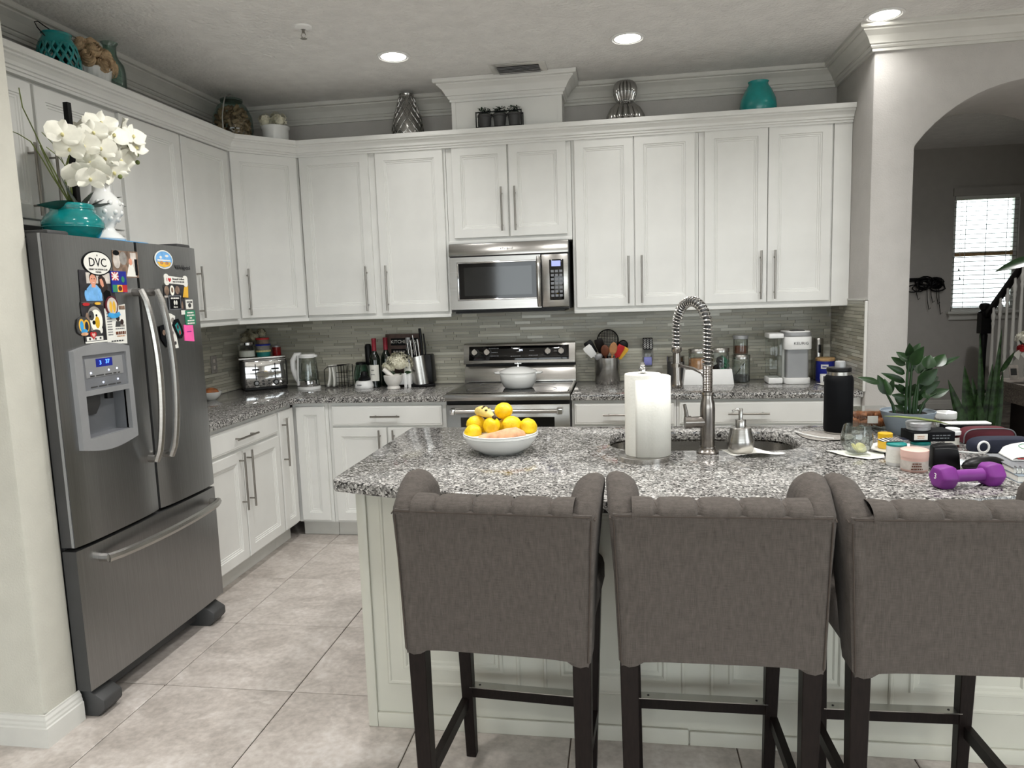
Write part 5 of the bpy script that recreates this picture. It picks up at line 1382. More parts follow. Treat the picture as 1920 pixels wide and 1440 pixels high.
utensil('spatula', 'yellow silicone spatula at the right edge of the crock', (-.02,.02,.03), (.078,-.022,.165), blade(.036,.090,M['yellow']), M['yellow'])
utensil('turner', 'white slotted turner leaning out over the left side of the crock', (.03,0,.03), (-.085,-.04,.185), blade(.060,.085,M['white']), M['white'])
utensil('turner', 'black nylon turner behind the white one', (.03,.02,.03), (-.080,.0,.200), blade(.060,.095,M['black']), M['black'])
utensil('ladle', 'pale grey spoon head low at the front left of the crock', (.03,.0,.03), (-.045,-.052,.165), spoon(.056,.045,M['silverplastic'],.5), M['silverplastic'])
utensil('ladle', 'black nylon ladle at the right side of the crock', (-.01,.03,.03), (.085,.0,.215), spoon(.070,.080,M['black'],.5), M['black'])
t = thing('strainer', 'round black mesh strainer standing tallest in the crock', 'utensil', (UX,UY,Z))
MB().tube([(0,.03,.02),(0,.025,.23)], .006, 8).build('handle', M['black'], t)
MB().tube([(.068*math.cos(a)+.005, .022, .285+.068*math.sin(a)) for a in [2*PI*k/28 for k in range(28)]], .004, 6, closed=True).build('rim', M['black'], t, smooth=60)
b = MB()
for k in range(-6,7):
    x = k*.0105; q = math.sqrt(max(0,.066**2-x*x))
    b.tube([(x+.005,.022+.03*math.cos(PI/2*j/4)*q/.066,.285+q*j/4) for j in range(-4,5)], .0016, 4); b.tube([(.005+q*j/4,.022+.03*math.cos(PI/2*j/4)*q/.066,.285+x) for j in range(-4,5)], .0016, 4)
b.build('mesh_basket', M['dkgrey'], t)
utensil('masher', 'dark brown flat turner behind the wooden spoons', (.02,.03,.03), (-.030,.0,.200), blade(.060,.10,M['espresso']), M['espresso'])
# wall plug-in
t = thing('air_freshener', 'lilac gel air freshener plugged into an outlet on the tiled wall', 'air freshener', (2.872,-.0075,1.115))
MB().box(-.036,-.006,-.058,.036,0,.058).build('outlet_plate', M['clothgrey'], t, bevel=.003)
MB().box(-.030,-.034,-.095,.030,-.006,.020).build('gel_body', M['glass'], t, bevel=.006)
MB().box(-.026,-.032,-.085,.026,-.008,-.030).build('gel', M['lilac'], t, bevel=.004)
MB().box(-.032,-.040,.022,.032,-.006,.098).build('patterned_cap', M['black'], t, bevel=.004)
b = MB()
for i in range(3):
    for j in range(5): b.tube([(-.020+.02*i+.007*math.cos(a), -.0405, .034+.013*j+.005*math.sin(a)) for a in [2*PI*k/8 for k in range(8)]], .0012, 4, closed=True)
b.build('ring_pattern', M['white'], t)
# ================================================================== back counter, right part
t = thing('steel_canister', 'dark steel-lidded canister behind the faucet spray head', 'canister', (3.045,-.14,Z))
MB().lathe([(0,0),(.052,0),(.055,.004),(.055,.140),(0,.140)], 32).build('jar_body', M['dkgrey'], t, smooth=40)
MB().lathe([(.057,.140),(.057,.172),(.054,.175),(0,.175)], 32).build('lid', M['steel'], t, smooth=40)
t = thing('storage_box', 'white tapered plastic box holding two jars', 'box', (3.235,-.205,Z))
b = MB(); a_, c_ = (.155,.095), (.142,.085); vs = []
for (x, y), z in ((a_,0),(c_,.098),((c_[0]-.006,c_[1]-.006),.098),((a_[0]-.012,a_[1]-.012),.030)):
    vs += [(-x,-y,z),(x,-y,z),(x,y,z),(-x,y,z)]
fs = [(3,2,1,0),(12,13,14,15)]
for i in range(3):
    for j in range(4): fs.append((i*4+j,i*4+(j+1) % 4,(i+1)*4+(j+1) % 4,(i+1)*4+j))
b.add(vs, fs).build('box_body', M['white'], t, bevel=.006)
def gjar(name, label, x, y, z, r, h, content, ch, lid=M['steel'], lh=.026, knob=False):
    t = thing(name, label, 'jar', (x,y,z))
    MB().lathe([(0,.002),(r*.93,0),(r,.006),(r,h-.006),(r*.94,h),(r*.92,h),(r*.97,h-.008),(r*.97,.008),(0,.006)], 28).build('glass_body', M['glass'], t, smooth=40)
    if content: MB().lathe([(0,.007),(r*.95,.008),(r*.955,ch),(0,ch+.006)], 24).build('contents', content, t, smooth=40)
    MB().lathe([(r*1.02,h),(r*1.03,h+lh-.003),(r*.99,h+lh),(0,h+lh)], 28).build('lid', lid, t, smooth=40)
    return t
t = gjar('glass_jar', 'glass jar of brown filter papers with a steel lid in the white box', 3.180,-.205,Z+.031, .060,.165, M['orange'], .13)
t = gjar('glass_jar', 'glass jar of green coffee pods with a steel lid in the white box', 3.315,-.205,Z+.031, .056,.168, None, 0)
pm = MB().lathe([(.016,0),(.021,.028),(.022,.030),(0,.031)], 12)
pme = [pm.mesh('coffee_pod', M['green'], smooth=40), pm.mesh('coffee_pod', M['paper'], smooth=40), pm.mesh('coffee_pod', M['black'], smooth=40)]
for k in range(14):
    a = k*2.1; o = link('coffee_pod', pme[k % 3], None, (3.315+.028*math.cos(a),-.205+.028*math.sin(a),Z+.044+.0088*k), (1.2*math.sin(k*1.7),1.1*math.cos(k*2.3),k))
    tag(o, 'foil-topped coffee pod inside the glass jar', 'coffee pod', 'coffee pods in the glass jar')
t = gjar('glass_jar', 'clear glass jar with a black scoop, bottom of the two stacked jars', 3.450,-.165,Z, .056,.150, M['dkgrey'], .045)
MB().tube([(-.03,-.0,.05),(.02,-.02,.125)], .003, 6).build('scoop', M['black'], t)
t = gjar('glass_jar', 'glass jar of cocoa powder stacked on top of the other jar', 3.447,-.165,Z+.1765, .046,.100, M['brownwood'], .055, M['silverplastic'], .022)
t = thing('coffee_maker', 'white single-serve coffee maker with a side water tank', 'coffee maker', (3.768,-.31,Z))
hw, D = .078, .20
def rbox(x, y0, y1, r, n=6): return rrect(-x, y0, x, y1, r, n)
MB().prism(rbox(hw,0,D+.03,.045), 0, .036, 'z').build('drip_base', M['white'], t, bevel=.004)
MB().prism(rbox(hw,.09,D+.03,.03), .034, .215, 'z').build('back_column', M['white'], t)
MB().prism(rbox(hw-.012,.030,.095,.012), .036, .215, 'z').build('mug_bay', M['silverplastic'], t)
MB().prism(rbox(hw+.004,-.002,D+.03,.045), .212, .290, 'z').build('brew_head', M['white'], t, bevel=.004)
MB().prism(rbox(hw+.002,.0,D+.02,.045), .290, .315, 'z').build('lid_band', M['silverplastic'], t, bevel=.003)
b = MB(); b.prism(rbox(hw-.004,.006,D+.012,.042), .315, .324, 'z'); b.build('lid', M['white'], t, bevel=.004)
MB().prism(rbox(.042,.02,.09,.02), .324, .328, 'z').build('button_panel', M['dkgrey'], t)
text('KEURIG', .022, M['dkgrey'], t, (.012,-.0035,.250), (H90,0,0), ext=.0005, sx=1.15)
wt = MB().box(-.172,.02,.0,-.086,.17,.038).build('tank_base', M['white'], t, bevel=.008)
MB().box(-.168,.024,.038,-.090,.165,.285).build('water_tank', M['glass'], t, bevel=.008)
MB().box(-.172,.018,.282,-.084,.17,.312).build('tank_lid', M['white'], t, bevel=.006)
b = MB()
for x in (-.128,-.104): b.tube([(x,.09,.14),(x,.09,.28)], .006, 8)
b.build('tank_tube', M['glass'], t, smooth=60)
t = thing('can_opener', 'tall brushed steel electric opener in the corner behind the blue canister', 'opener', (3.945,-.060,Z))
MB().lathe([(0,0),(.028,0),(.030,.006),(.030,.255),(.027,.262),(0,.262)], 28).build('body', M['steel'], t, smooth=40)
MB().box(-.008,-.034,.17,.010,-.026,.225).build('button', M['black'], t, bevel=.004)
t = thing('blue_canister', 'cobalt blue canister with a bamboo lid beside the coffee maker', 'canister', (3.960,-.165,Z))
MB().lathe([(0,0),(.053,0),(.055,.004),(.055,.128),(0,.128)], 36).build('canister_body', M['blue'], t, smooth=40)
MB().lathe([(.0565,.128),(.058,.130),(.058,.144),(.055,.147),(0,.147)], 36).build('lid', M['bamboo'], t, smooth=40)
vs = []; n = 6
for z in (.082,.108):
    for k in range(n+1): a = -PI/2-.30+(k/n-.5)*.8; vs.append((.0555*math.cos(a),.0555*math.sin(a),z))
MB().add(vs, [(k,k+1,n+2+k,n+1+k) for k in range(n)]).build('white_label', M['paper'], t, smooth=60)
bars(t, (-.0165,-.0548,.095), (H90,0,-.3), .026, .009, M['blue'])
cloth('paper_slip', 'small white paper slip lying beside the coffee maker', 'paper', (3.905,-.36), [(-.04,.04),(-.02,-.03),(.05,-.05),(.07,.0),(.01,.05)], .004, M['paper'], seed=7)
t = thing('pod_cup', 'small clear and white sample cup in front of the blue canister', 'cup', (3.925,-.27,Z))
MB().lathe([(0,0),(.018,0),(.022,.03),(.0215,.055),(0,.055)], 20).build('cup_body', M['white'], t, smooth=40)
MB().box(-.008,-.0235,.012,.010,-.019,.045).build('dark_label', M['dkgrey'], t)

# ================================================================== on top of the cabinets
ZK = 2.5005
t = thing('lattice_vase', 'tall silver vase with a twisted lattice relief left of the chimney box', 'vase', (1.345,-.20,ZK))
prf = [(0,0),(.075,0),(.092,.03),(.100,.075),(.098,.12),(.086,.18),(.068,.24),(.052,.29),(.046,.318),(.050,.330),(.046,.332),(.042,.318),(0,.315)]
MB().lathe(prf, 48).build('vase_body', M['silver'], t, smooth=50)
def rad(z):
    for (r0, z0), (r1, z1) in zip(prf[1:], prf[2:]):
        if z0 <= z <= z1 and z1 > z0: return r0+(r1-r0)*(z-z0)/(z1-z0)
    return .046
b = MB()
for s in (-1,1):
    for k in range(14):
        b.tube([((rad(z)+.002)*math.cos(2*PI*k/12+s*z*7.5), (rad(z)+.001)*math.sin(2*PI*k/12+s*z*7.5), z) for z in [.01+.30*j/18 for j in range(19)]], .0045, 6)
b.build('lattice_relief', M['silver'], t, smooth=60)
ty = thing('planter_tray', 'dark tray holding three small potted herbs in front of the chimney box', 'tray', (1.975,-.352,2.5485))
MB().box(-.142,-.042,0,.142,.042,.006).build('tray_base', M['matteblack'], ty)
b = MB()
for x in (-.14,.14):
    for y in (-.04,.04): b.box(x-.003,y-.003,0,x+.003,y+.003,.095)
for y in (-.04,.04): b.box(-.142,y-.002,.088,.142,y+.002,.094)
b.build('wire_frame', M['matteblack'], ty)
for i in range(3):
    x = -.093+.093*i
    t = thing('herb_pot', ('leftmost','middle','rightmost')[i]+' dark slate pot of tiny green leaves in the tray on the cabinets', 'plant', (1.975+x,-.352,2.555), 0, 'potted herbs in the tray')
    MB().lathe([(0,0),(.034,0),(.041,.062),(.045,.064),(.045,.076),(.041,.076),(0,.068)], 20).build('pot', M['dkgrey'], t, smooth=35)
    b = MB(); r_ = random.Random(i)
    for k in range(170):
        a = r_.uniform(0,6.28); q = r_.uniform(0,.044); z = .070+r_.uniform(.0,.048); s = .009
        v0 = len(b.v); b.add([(-s*.5,0,0),(0,s,0),(s*.5,0,0),(0,-s,.002)], [(0,1,2,3)])
        b.xf(T(q*math.cos(a),q*math.sin(a),z) @ R_(r_.uniform(0,3),'Z') @ R_(r_.uniform(-1,1),'X'), v0)
    b.lathe([(.034,.068),(.030,.085),(0,.092)], 10)
    stuff(b.build('foliage', M['leafd'], t))
t = thing('ribbed_vase', 'silver ribbed gourd-shaped vase right of the chimney box', 'vase', (2.742,-.20,ZK))
MB().lathe([(0,0),(.095,0),(.112,.05),(.110,.10),(.085,.15),(.052,.178),(.046,.185),(.056,.20),(.068,.235),(.070,.265),(.060,.295),(.046,.308),(.040,.31),(0,.30)], 144, ribs=18, ramp=.17).build('vase_body', M['silver'], t, smooth=60)
MB().tube([(.049*math.cos(a),.049*math.sin(a),.183) for a in [2*PI*k/28 for k in range(28)]], .005, 8, closed=True).build('beaded_waist', M['silver'], t, smooth=60)
t = thing('turquoise_vase', 'plain turquoise glazed vase above the cabinet at the right-hand wall', 'vase', (3.535,-.20,ZK))
MB().lathe([(0,0),(.070,0),(.098,.05),(.108,.10),(.102,.145),(.080,.195),(.060,.225),(.056,.238),(.061,.248),(.057,.249),(.050,.236),(0,.23)], 40).build('vase_body', M['tealmat'], t, smooth=60)
t = thing('cork_jar', 'large round glass jar full of wine corks on the corner cabinet', 'jar', (.290,-.490,ZK))
MB().lathe([(0,.004),(.075,0),(.100,.03),(.122,.11),(.118,.19),(.090,.255),(.066,.275),(.064,.290)], 36).build('glass_body', M['glassgreen'], t, smooth=60)
MB().lathe([(.068,.288),(.068,.300),(.030,.312),(0,.314)], 24).build('lid', M['glassgreen'], t, smooth=40)
b = MB(); b.tube([(0,-.124,.10),(0,-.122,.17),(0,-.095,.255),(0,-.072,.30),(0,-.03,.322)], .004, 6); b.tube([(.02*math.cos(a),-.02,.318+.012*math.sin(a)) for a in [PI*k/6 for k in range(7)]], .003, 6); b.build('clamp', M['chrome'], t, smooth=60)
ck = MB().lathe([(.0115,-.022),(.0115,.022)], 8).mesh('cork', M['cork'], smooth=40)
r_ = random.Random(4)
for k in range(150):
    z = .02+.225*(k/150); rr = min(.108, .070+.5*z if z < .08 else (.108 if z < .19 else .108-(z-.19)*.75)) - .020
    a = r_.uniform(0,6.28); q = rr*(1 if r_.random() < .8 else r_.random())
    o = link('cork', ck, None, (.290+q*math.cos(a),-.490+q*math.sin(a),ZK+z), (r_.uniform(0,3),r_.uniform(0,3),r_.uniform(0,3)))
    tag(o, 'used wine cork inside the big glass jar', 'cork', 'corks in the glass jar')
t = thing('flower_pot', 'white ceramic pot of cream flowers beside the cork jar', 'flowers', (.500,-.345,ZK))
MB().lathe([(0,0),(.070,0),(.080,.01),(.083,.13),(.090,.138),(.092,.150),(.086,.152),(.080,.14),(0,.13)], 32).build('pot', M['ceramic'], t, smooth=40)
for k, (c, s) in enumerate((((-.05,-.03,.185),.045),((.045,-.02,.185),.045),((0,.02,.20),.05))): florets(t, c, s, s*.8, s, 45, .018, M['hydr'], seed=30+k)
# left cabinets
t = thing('lattice_lantern', 'turquoise ceramic lantern with a cut-out lattice and wire handle', 'lantern', (.205,-1.825,ZK)); t.scale = (.74,.74,.97)
prf2 = [(.070,0),(.100,.03),(.118,.09),(.116,.15),(.100,.205),(.088,.222)]
def rad2(z):
    for (r0, z0), (r1, z1) in zip(prf2, prf2[1:]):
        if z0 <= z <= z1: return r0+(r1-r0)*(z-z0)/(z1-z0)
    return .088
b = MB()
for s in (-1,1):
    for k in range(16):
        b.tube([(rad2(z)*math.cos(2*PI*k/16+s*z*6.5), rad2(z)*math.sin(2*PI*k/16+s*z*6.5), z) for z in [.008+.205*j/12 for j in range(13)]], .0072, 6, flat=.7)
b.build('lattice_wall', M['teal'], t, smooth=60)
MB().lathe([(0,.0),(.072,.0),(.078,.012),(.070,.016),(0,.016)], 32).build('base', M['teal'], t, smooth=40)
MB().lathe([(.098,.198),(.104,.206),(.098,.218),(.086,.232),(.078,.248),(.084,.256),(.078,.258),(.070,.246),(.082,.222),(.094,.206)], 36).build('collar', M['teal'], t, smooth=50)
MB().lathe([(0,.014),(.055,.014),(.055,.15),(0,.15)], 20).build('candle_cup', M['matteblack'], t, smooth=40)
MB().tube([(-.0,-.085,.225),(-.03,-.11,.262),(-.04,-.115,.285),(-.03,-.10,.290),(.0,-.02,.262),(.02,.05,.235),(.02,.082,.228)], .003, 6).build('wire_handle', M['black'], t, smooth=60)
t = thing('burlap_flower_urn', 'white ribbed urn filled with tan burlap roses', 'flowers', (.200,-1.600,ZK)); t.scale = (.80,.80,1)
MB().lathe([(0,0),(.055,0),(.060,.012),(.034,.03),(.040,.05),(.085,.10),(.098,.150),(.103,.158),(.099,.165),(.090,.155),(0,.14)], 64, ribs=24, ramp=.05).build('urn', M['ceramic'], t, smooth=60)
def rose(parent, c, s, m, seed):
    r_ = random.Random(seed); b = MB(); pts = []
    for k in range(60):
        a = k*.42; q = s*(.12+.88*k/60); pts.append((q*math.cos(a), q*math.sin(a), s*(.55-.55*(k/60)**2)+s*.06*math.sin(k*1.3)))
    vs = []
    for p in pts: vs += [p, (p[0]*1.10,p[1]*1.10,p[2]+s*.30)]
    b.add(vs, [(2*k,2*k+2,2*k+3,2*k+1) for k in range(59)]); b.ell((0,0,-s*.1), s*.9, s*.9, s*.5, 12, 8)
    d = Vector(c)-Vector((0,0,.12)); q = d.to_track_quat('Z','Y').to_matrix().to_4x4()
    return b.xf(T(*c) @ q).build('burlap_rose', m, parent, smooth=60)
for i, c in enumerate(((0,0,.27),(.05,-.05,.235),(.07,.02,.22),(.03,.07,.23),(-.05,-.05,.235),(-.06,.03,.235),(.08,-.02,.175),(.04,.085,.180),(.04,-.085,.19),(.0,.05,.25),(-.02,-.06,.26),(.075,.055,.185))):
    rose(t, c, .046, M['burlap'], i)
t = thing('glass_bottle_vase', 'tall narrow-necked green tinted glass bottle beside the burlap urn', 'vase', (.190,-1.455,ZK)); t.scale = (1,1,1.06)
MB().lathe([(0,.004),(.055,0),(.062,.008),(.064,.18),(.058,.215),(.036,.245),(.030,.262),(.030,.300),(.040,.315),(.038,.316),(.027,.300),(.027,.262),(.034,.243),(.055,.214),(.061,.18),(.059,.011),(0,.010)], 32).build('glass_body', M['glassgreen'], t, smooth=60)

# ================================================================== on top of the refrigerator
OX, OY, OZ = .575, -2.292, 1.7755
t = thing('orchid', 'white artificial orchid in a turquoise glazed pot on the refrigerator', 'plant', (OX,OY,OZ))
MB().lathe([(0,0),(.062,0),(.066,.004),(.088,.03),(.108,.062),(.110,.078),(.098,.104),(.078,.122),(.074,.132),(.078,.140),(.078,.148),(.071,.154),(.066,.150),(.066,.13),(0,.125)], 40).build('pot', M['teal'], t, smooth=60)
b = MB()
for z, q in ((.062,.109),(.135,.0755)): b.tube([(q*math.cos(a),q*math.sin(a),z) for a in [2*PI*k/36 for k in range(36)]], .0025, 6, closed=True)
b.build('relief_band', M['teal'], t, smooth=60)
MB().box(-.010,.022,.12,.010,.042,.545).build('stake', M['black'], t)
GR = [[(.6,-2.331,1.93),(.6,-2.406,2.014),(.6,-2.454,2.073),(.6,-2.502,2.123),(.6,-2.556,2.137),(.6,-2.597,2.14)],[(.6,-2.329,1.93),(.6,-2.387,2.024),(.6,-2.442,2.102),(.6,-2.483,2.168),(.6,-2.526,2.235),(.6,-2.537,2.298)],[(.6,-2.323,1.93),(.6,-2.348,2.01),(.6,-2.347,2.051),(.6,-2.331,2.095)],[(.6,-2.326,1.93),(.6,-2.33,2.005),(.6,-2.345,2.065),(.6,-2.381,2.126),(.6,-2.45,2.166)],[(.6,-2.334,1.93),(.6,-2.39,2.003),(.6,-2.426,2.058),(.6,-2.461,2.118)],[(.6,-2.321,1.93),(.6,-2.319,2.049),(.6,-2.376,2.097),(.6,-2.431,2.117)]]
for g_ in GR: MB().tube([(p[0]-OX+.004*i,p[1]-OY,p[2]-OZ) for i, p in enumerate(g_)], [.0032-.0012*i/len(g_) for i in range(len(g_))], 6, flat=.6).build('grass_blade', M['stem'], t, smooth=60)
OL = [(.588,-2.25,1.92,.617,-2.526,1.908,.055),(.60,-2.27,1.92,.62,-2.40,2.02,.07),(.571,-2.23,1.92,.58,-2.17,2.0,.05),(.605,-2.25,1.92,.60,-2.031,2.0,.045),(.607,-2.25,1.92,.63,-2.054,1.955,.055)]
for l_ in OL: put_leaf(t, (OX,OY,OZ), l_[:3], l_[3:6], l_[6], M['leafd'], 0, curl=.05)
# orchid blossoms
def orchid_flower(parent, c, s, nrm, seed):
    r_ = random.Random(seed); b = MB()
    for k, (a, L, w) in enumerate(((90,.95,.55),(205,.95,.55),(335,.95,.55),(160,1.05,1.05),(20,1.05,1.05))):
        a = math.radians(a+r_.uniform(-8,8)); v0 = len(b.v); z0 = .10 if k > 2 else 0
        def fn(u, v):
            q = v*2-1; wd = w*s*.66*math.sin(PI*min(.96,max(.04,u))**.85)**.5
            return (q*wd, u*L*s, s*(.28*u*u - .12*q*q + z0*.4) + s*.05*math.sin(9*q+seed)*u)
        b.grid(fn, 6, 4); b.xf(R_(a-PI/2,'Z'), v0)
    b.cur = 1; b.ell((0,0,s*.10), s*.11, s*.15, s*.13, 8, 6)
    q = Vector(nrm).normalized().to_track_quat('Z','Y').to_matrix().to_4x4() @ R_(r_.uniform(-.5,.5),'Z')
    return b.xf(T(*c) @ q).build('blossom', [M['petal'], M['petalc']], parent, smooth=70)
OR = [(.624,-2.356,2.12),(.544,-2.178,2.23),(.568,-2.13,2.261),(.597,-2.287,2.183),(.625,-2.387,2.167),(.562,-2.176,2.183),(.546,-2.07,2.197),(.661,-2.151,2.211),(.584,-1.973,2.275),(.674,-2.049,2.227),(.666,-2.026,2.187),(.593,-2.039,2.182),(.604,-2.015,2.174),(.613,-2.099,2.136),(.63,-2.084,2.126),(.623,-2.254,2.09),(.618,-2.161,2.124),(.627,-2.32,2.03),(.672,-2.324,2.013),(.611,-2.105,2.075),(.6,-2.126,2.249),(.641,-2.239,2.204),(.573,-2.136,2.161),(.64,-2.21,2.15),(.65,-2.26,2.05),(.64,-2.30,2.14),(.60,-2.00,2.23),(.63,-2.10,2.20),(.64,-2.19,2.25)]
for i, p in enumerate(OR):
    c = Vector((p[0]-OX+.02,p[1]-OY,p[2]-OZ)); ctr = Vector((.0,.13,.38))
    d = (c-ctr).normalized()*.7+Vector((.7,-.65,-.05))+Vector((rnd.uniform(-.3,.3),rnd.uniform(-.3,.3),rnd.uniform(-.3,.3)))
    orchid_flower(t, c, .058 if i % 3 else .052, d, i)
sp = [[(0,.01,.12),(-.01,.02,.25),(.0,.06,.36),(.03,.14,.44),(.05,.25,.46),(.06,.33,.40)],[(0,.0,.12),(0,-.02,.25),(.02,.0,.36),(.04,.08,.40),(.05,.20,.38),(.05,.30,.34)]]
for s_ in sp: MB().tube(s_, .0035, 6).build('flower_stem', M['stem'], t, smooth=60)
for p in ((.62,-1.96,2.174),(.62,-1.958,2.143),(.62,-2.015,2.122),(.62,-2.039,2.112),(.62,-2.08,2.064),(.62,-2.043,2.086)):
    MB().ell((p[0]-OX+.02,p[1]-OY,p[2]-OZ), .010,.008,.010, 10, 8).build('bud', M['stem'], t, smooth=60)
o = MB(); o.box(-.075,-.14,0,.075,.14,.018)
t = thing('gift_bag', 'flat bright blue patterned bag lying on the refrigerator under the white urn', 'bag', (.585,-2.105,OZ), .0)
MB().box(-.080,-.145,0,.080,.145,.024).build('bag_body', M['skyblue'], t, bevel=.008)
b = MB()
for k in range(5): b.box(.080,-.13+.055*k,.004,.0812,-.10+.055*k,.020)
b.build('print_patch', M['navy'], t)
t = thing('white_urn', 'white embossed urn-shaped vase standing on the blue bag', 'vase', (.575,-2.115,OZ+.0245))
MB().lathe([(0,0),(.070,0),(.074,.008),(.062,.022),(.040,.040),(.034,.055),(.046,.075),(.066,.105),(.074,.135),(.070,.160),(.050,.185),(.036,.200),(.034,.225),(.046,.245),(.043,.247),(.030,.225),(0,.21)], 48).build('urn_body', M['ceramic'], t, smooth=60)
b = MB()
for k in range(10):
    a = 2*PI*k/10
    for z, q in ((.115,.065),(.150,.068),(.090,.051)): b.ell((q*math.cos(a+z*9),q*math.sin(a+z*9),z), .011,.011,.012, 8, 6)
b.build('relief', M['ceramic'], t, smooth=60)

# ================================================================== magnets and prints on the refrigerator
FX = .7488
def mag(name, label, cat, poly, m, th=.0025, x=FX, prints=(), group=None):
    """poly in (y,z) world; prints: (poly, material) raised a hair"""
    cy = sum(p[0] for p in poly)/len(poly); cz = sum(p[1] for p in poly)/len(poly)
    t = thing(name, label, cat, (x,cy,cz), 0, group)
    MB().prism([(p[0]-cy,p[1]-cz) for p in poly], 0, th, 'x').build('backing', m, t)
    for i, (pp, pm_) in enumerate(prints):
        MB().prism([(p[0]-cy,p[1]-cz) for p in pp], th, th+.0005+.0001*i, 'x').build('print', pm_, t)
    return t, cy, cz, th
def ov(cy, cz, a, b_, n=28): return [(cy+a*math.cos(2*PI*k/n), cz+b_*math.sin(2*PI*k/n)) for k in range(n)]
def rc(y0, z0, y1, z1): return [(y0,z0),(y1,z0),(y1,z1),(y0,z1)]
def mbars(tt, w, y, z, h, m, seed=0):
    t, cy, cz, th = tt; bars(t, (th+.0007, y-cy, z-cz), (H90,0,H90), w, h, m, seed)
def mtext(tt, s, y, z, size, m, sx=1.0): 
    t, cy, cz, th = tt; text(s, size, m, t, (th+.0012, y-cy, z-cz), (H90,0,H90), ext=.0004, sx=sx)
mp_ = mag('couple_photo', 'photo of a man in a blue shirt beside a dark-haired woman, on the left door', 'photo', [(-2.503,1.664),(-2.335,1.657),(-2.320,1.550),(-2.508,1.546)], M['photodark'], .0008, prints=[
    (rc(-2.470,1.615,-2.345,1.655), M['photolight']), ([(-2.480,1.550),(-2.395,1.550),(-2.400,1.592),(-2.420,1.610),(-2.450,1.612),(-2.472,1.595)], M['shirt']),
    (rc(-2.446,1.600,-2.426,1.618), M['skin']), (ov(-2.436,1.634,.019,.022), M['hair']), (ov(-2.436,1.628,.017,.021), M['skin']), ([(-2.408,1.640),(-2.392,1.648),(-2.374,1.635),(-2.362,1.60),(-2.372,1.575),(-2.392,1.585),(-2.410,1.612)], M['hair']), ([(-2.402,1.630),(-2.392,1.634),(-2.384,1.622),(-2.382,1.606),(-2.390,1.600),(-2.400,1.612)], M['skin']), ([(-2.386,1.552),(-2.345,1.552),(-2.352,1.585),(-2.372,1.592),(-2.388,1.580)], M['matteblack']), (ov(-2.443,1.632,.0022,.0018), M['hair']), (ov(-2.430,1.632,.0022,.0018), M['hair']), (rc(-2.442,1.617,-2.430,1.6195), M['blush']), (ov(-2.478,1.572,.008,.018), M['shirt']), (ov(-2.405,1.570,.008,.016), M['shirt'])])
tt = mag('oval_sticker', 'white oval sticker lettered DVC with a black border', 'magnet', ov(-2.405,1.690,.076,.046,40), M['matteblack'], .0022, prints=[(ov(-2.405,1.690,.071,.0415,40), M['paper'])])
mtext(tt, 'DVC', -2.405, 1.692, .046, M['matteblack']); mtext(tt, 'DISNEY VACATION CLUB', -2.405, 1.667, .0085, M['dkgrey']); mtext(tt, 'MEMBER', -2.405, 1.657, .008, M['dkgrey']); mtext(tt, 'v', -2.405, 1.720, .014, M['matteblack'])
mag('horse_photo', 'photo of horses and a white dress at the top of the left door', 'photo', [(-2.317,1.744),(-2.168,1.746),(-2.172,1.641),(-2.323,1.638)], M['photobrown'], .0008, x=FX-.0006, prints=[
    (rc(-2.215,1.66,-2.180,1.74), M['photolight']), (ov(-2.296,1.705,.020,.030), M['photolight']), (ov(-2.258,1.715,.022,.026), M['clothgrey']), ([(-2.245,1.645),(-2.185,1.645),(-2.205,1.695),(-2.225,1.695)], M['paper']), (ov(-2.216,1.703,.010,.014), M['skin']), (ov(-2.296,1.735,.018,.010), M['matteblack']), (rc(-2.192,1.650,-2.176,1.715), M['matteblack'])])
tt = mag('flag_magnet', 'bright rectangular magnet with a blue ensign and rainbow stripe', 'magnet', rc(-2.340,1.581,-2.254,1.664), M['blue'], .004, prints=[
    (rc(-2.338,1.628,-2.300,1.660), M['red']), ([(-2.338,1.660),(-2.333,1.660),(-2.300,1.632),(-2.300,1.628),(-2.305,1.628),(-2.338,1.656)], M['paper']), ([(-2.300,1.660),(-2.305,1.660),(-2.338,1.632),(-2.338,1.628),(-2.333,1.628),(-2.300,1.656)], M['paper']),
    (rc(-2.321,1.628,-2.317,1.660), M['paper']), (rc(-2.338,1.642,-2.300,1.646), M['paper']), (ov(-2.276,1.632,.009,.012), M['green']),
    (rc(-2.338,1.583,-2.312,1.611), M['green']), (rc(-2.312,1.583,-2.284,1.611), M['yellow']), (rc(-2.284,1.583,-2.256,1.611), M['red']), (ov(-2.297,1.597,.011,.010), M['maroon'])])
tt = mag('flyer', 'white printed flyer on the lower right of the left door', 'flyer', [(-2.391,1.520),(-2.273,1.536),(-2.281,1.380),(-2.391,1.387)], M['paper'], .0006, prints=[
    (ov(-2.322,1.483,.010,.013), M['hair']), ([(-2.340,1.448),(-2.305,1.448),(-2.310,1.470),(-2.334,1.470)], M['dkgrey']), (ov(-2.300,1.466,.009,.011), M['hair']), (rc(-2.312,1.448,-2.288,1.456), M['clothgrey']), (rc(-2.31,1.515,-2.277,1.530), M['photobrown'])])
mbars(tt, .056, -2.313, 1.424, .012, M['brownwood'])
for k in range(9): mbars(tt, .026, -2.370, 1.500-.010*k, .0035, M['greypanel'], k)
mbars(tt, .07, -2.335, 1.394, .005, M['dkgrey']); mbars(tt, .05, -2.315, 1.441, .004, M['greypanel']); mbars(tt, .045, -2.313, 1.412, .004, M['orange'], 2)
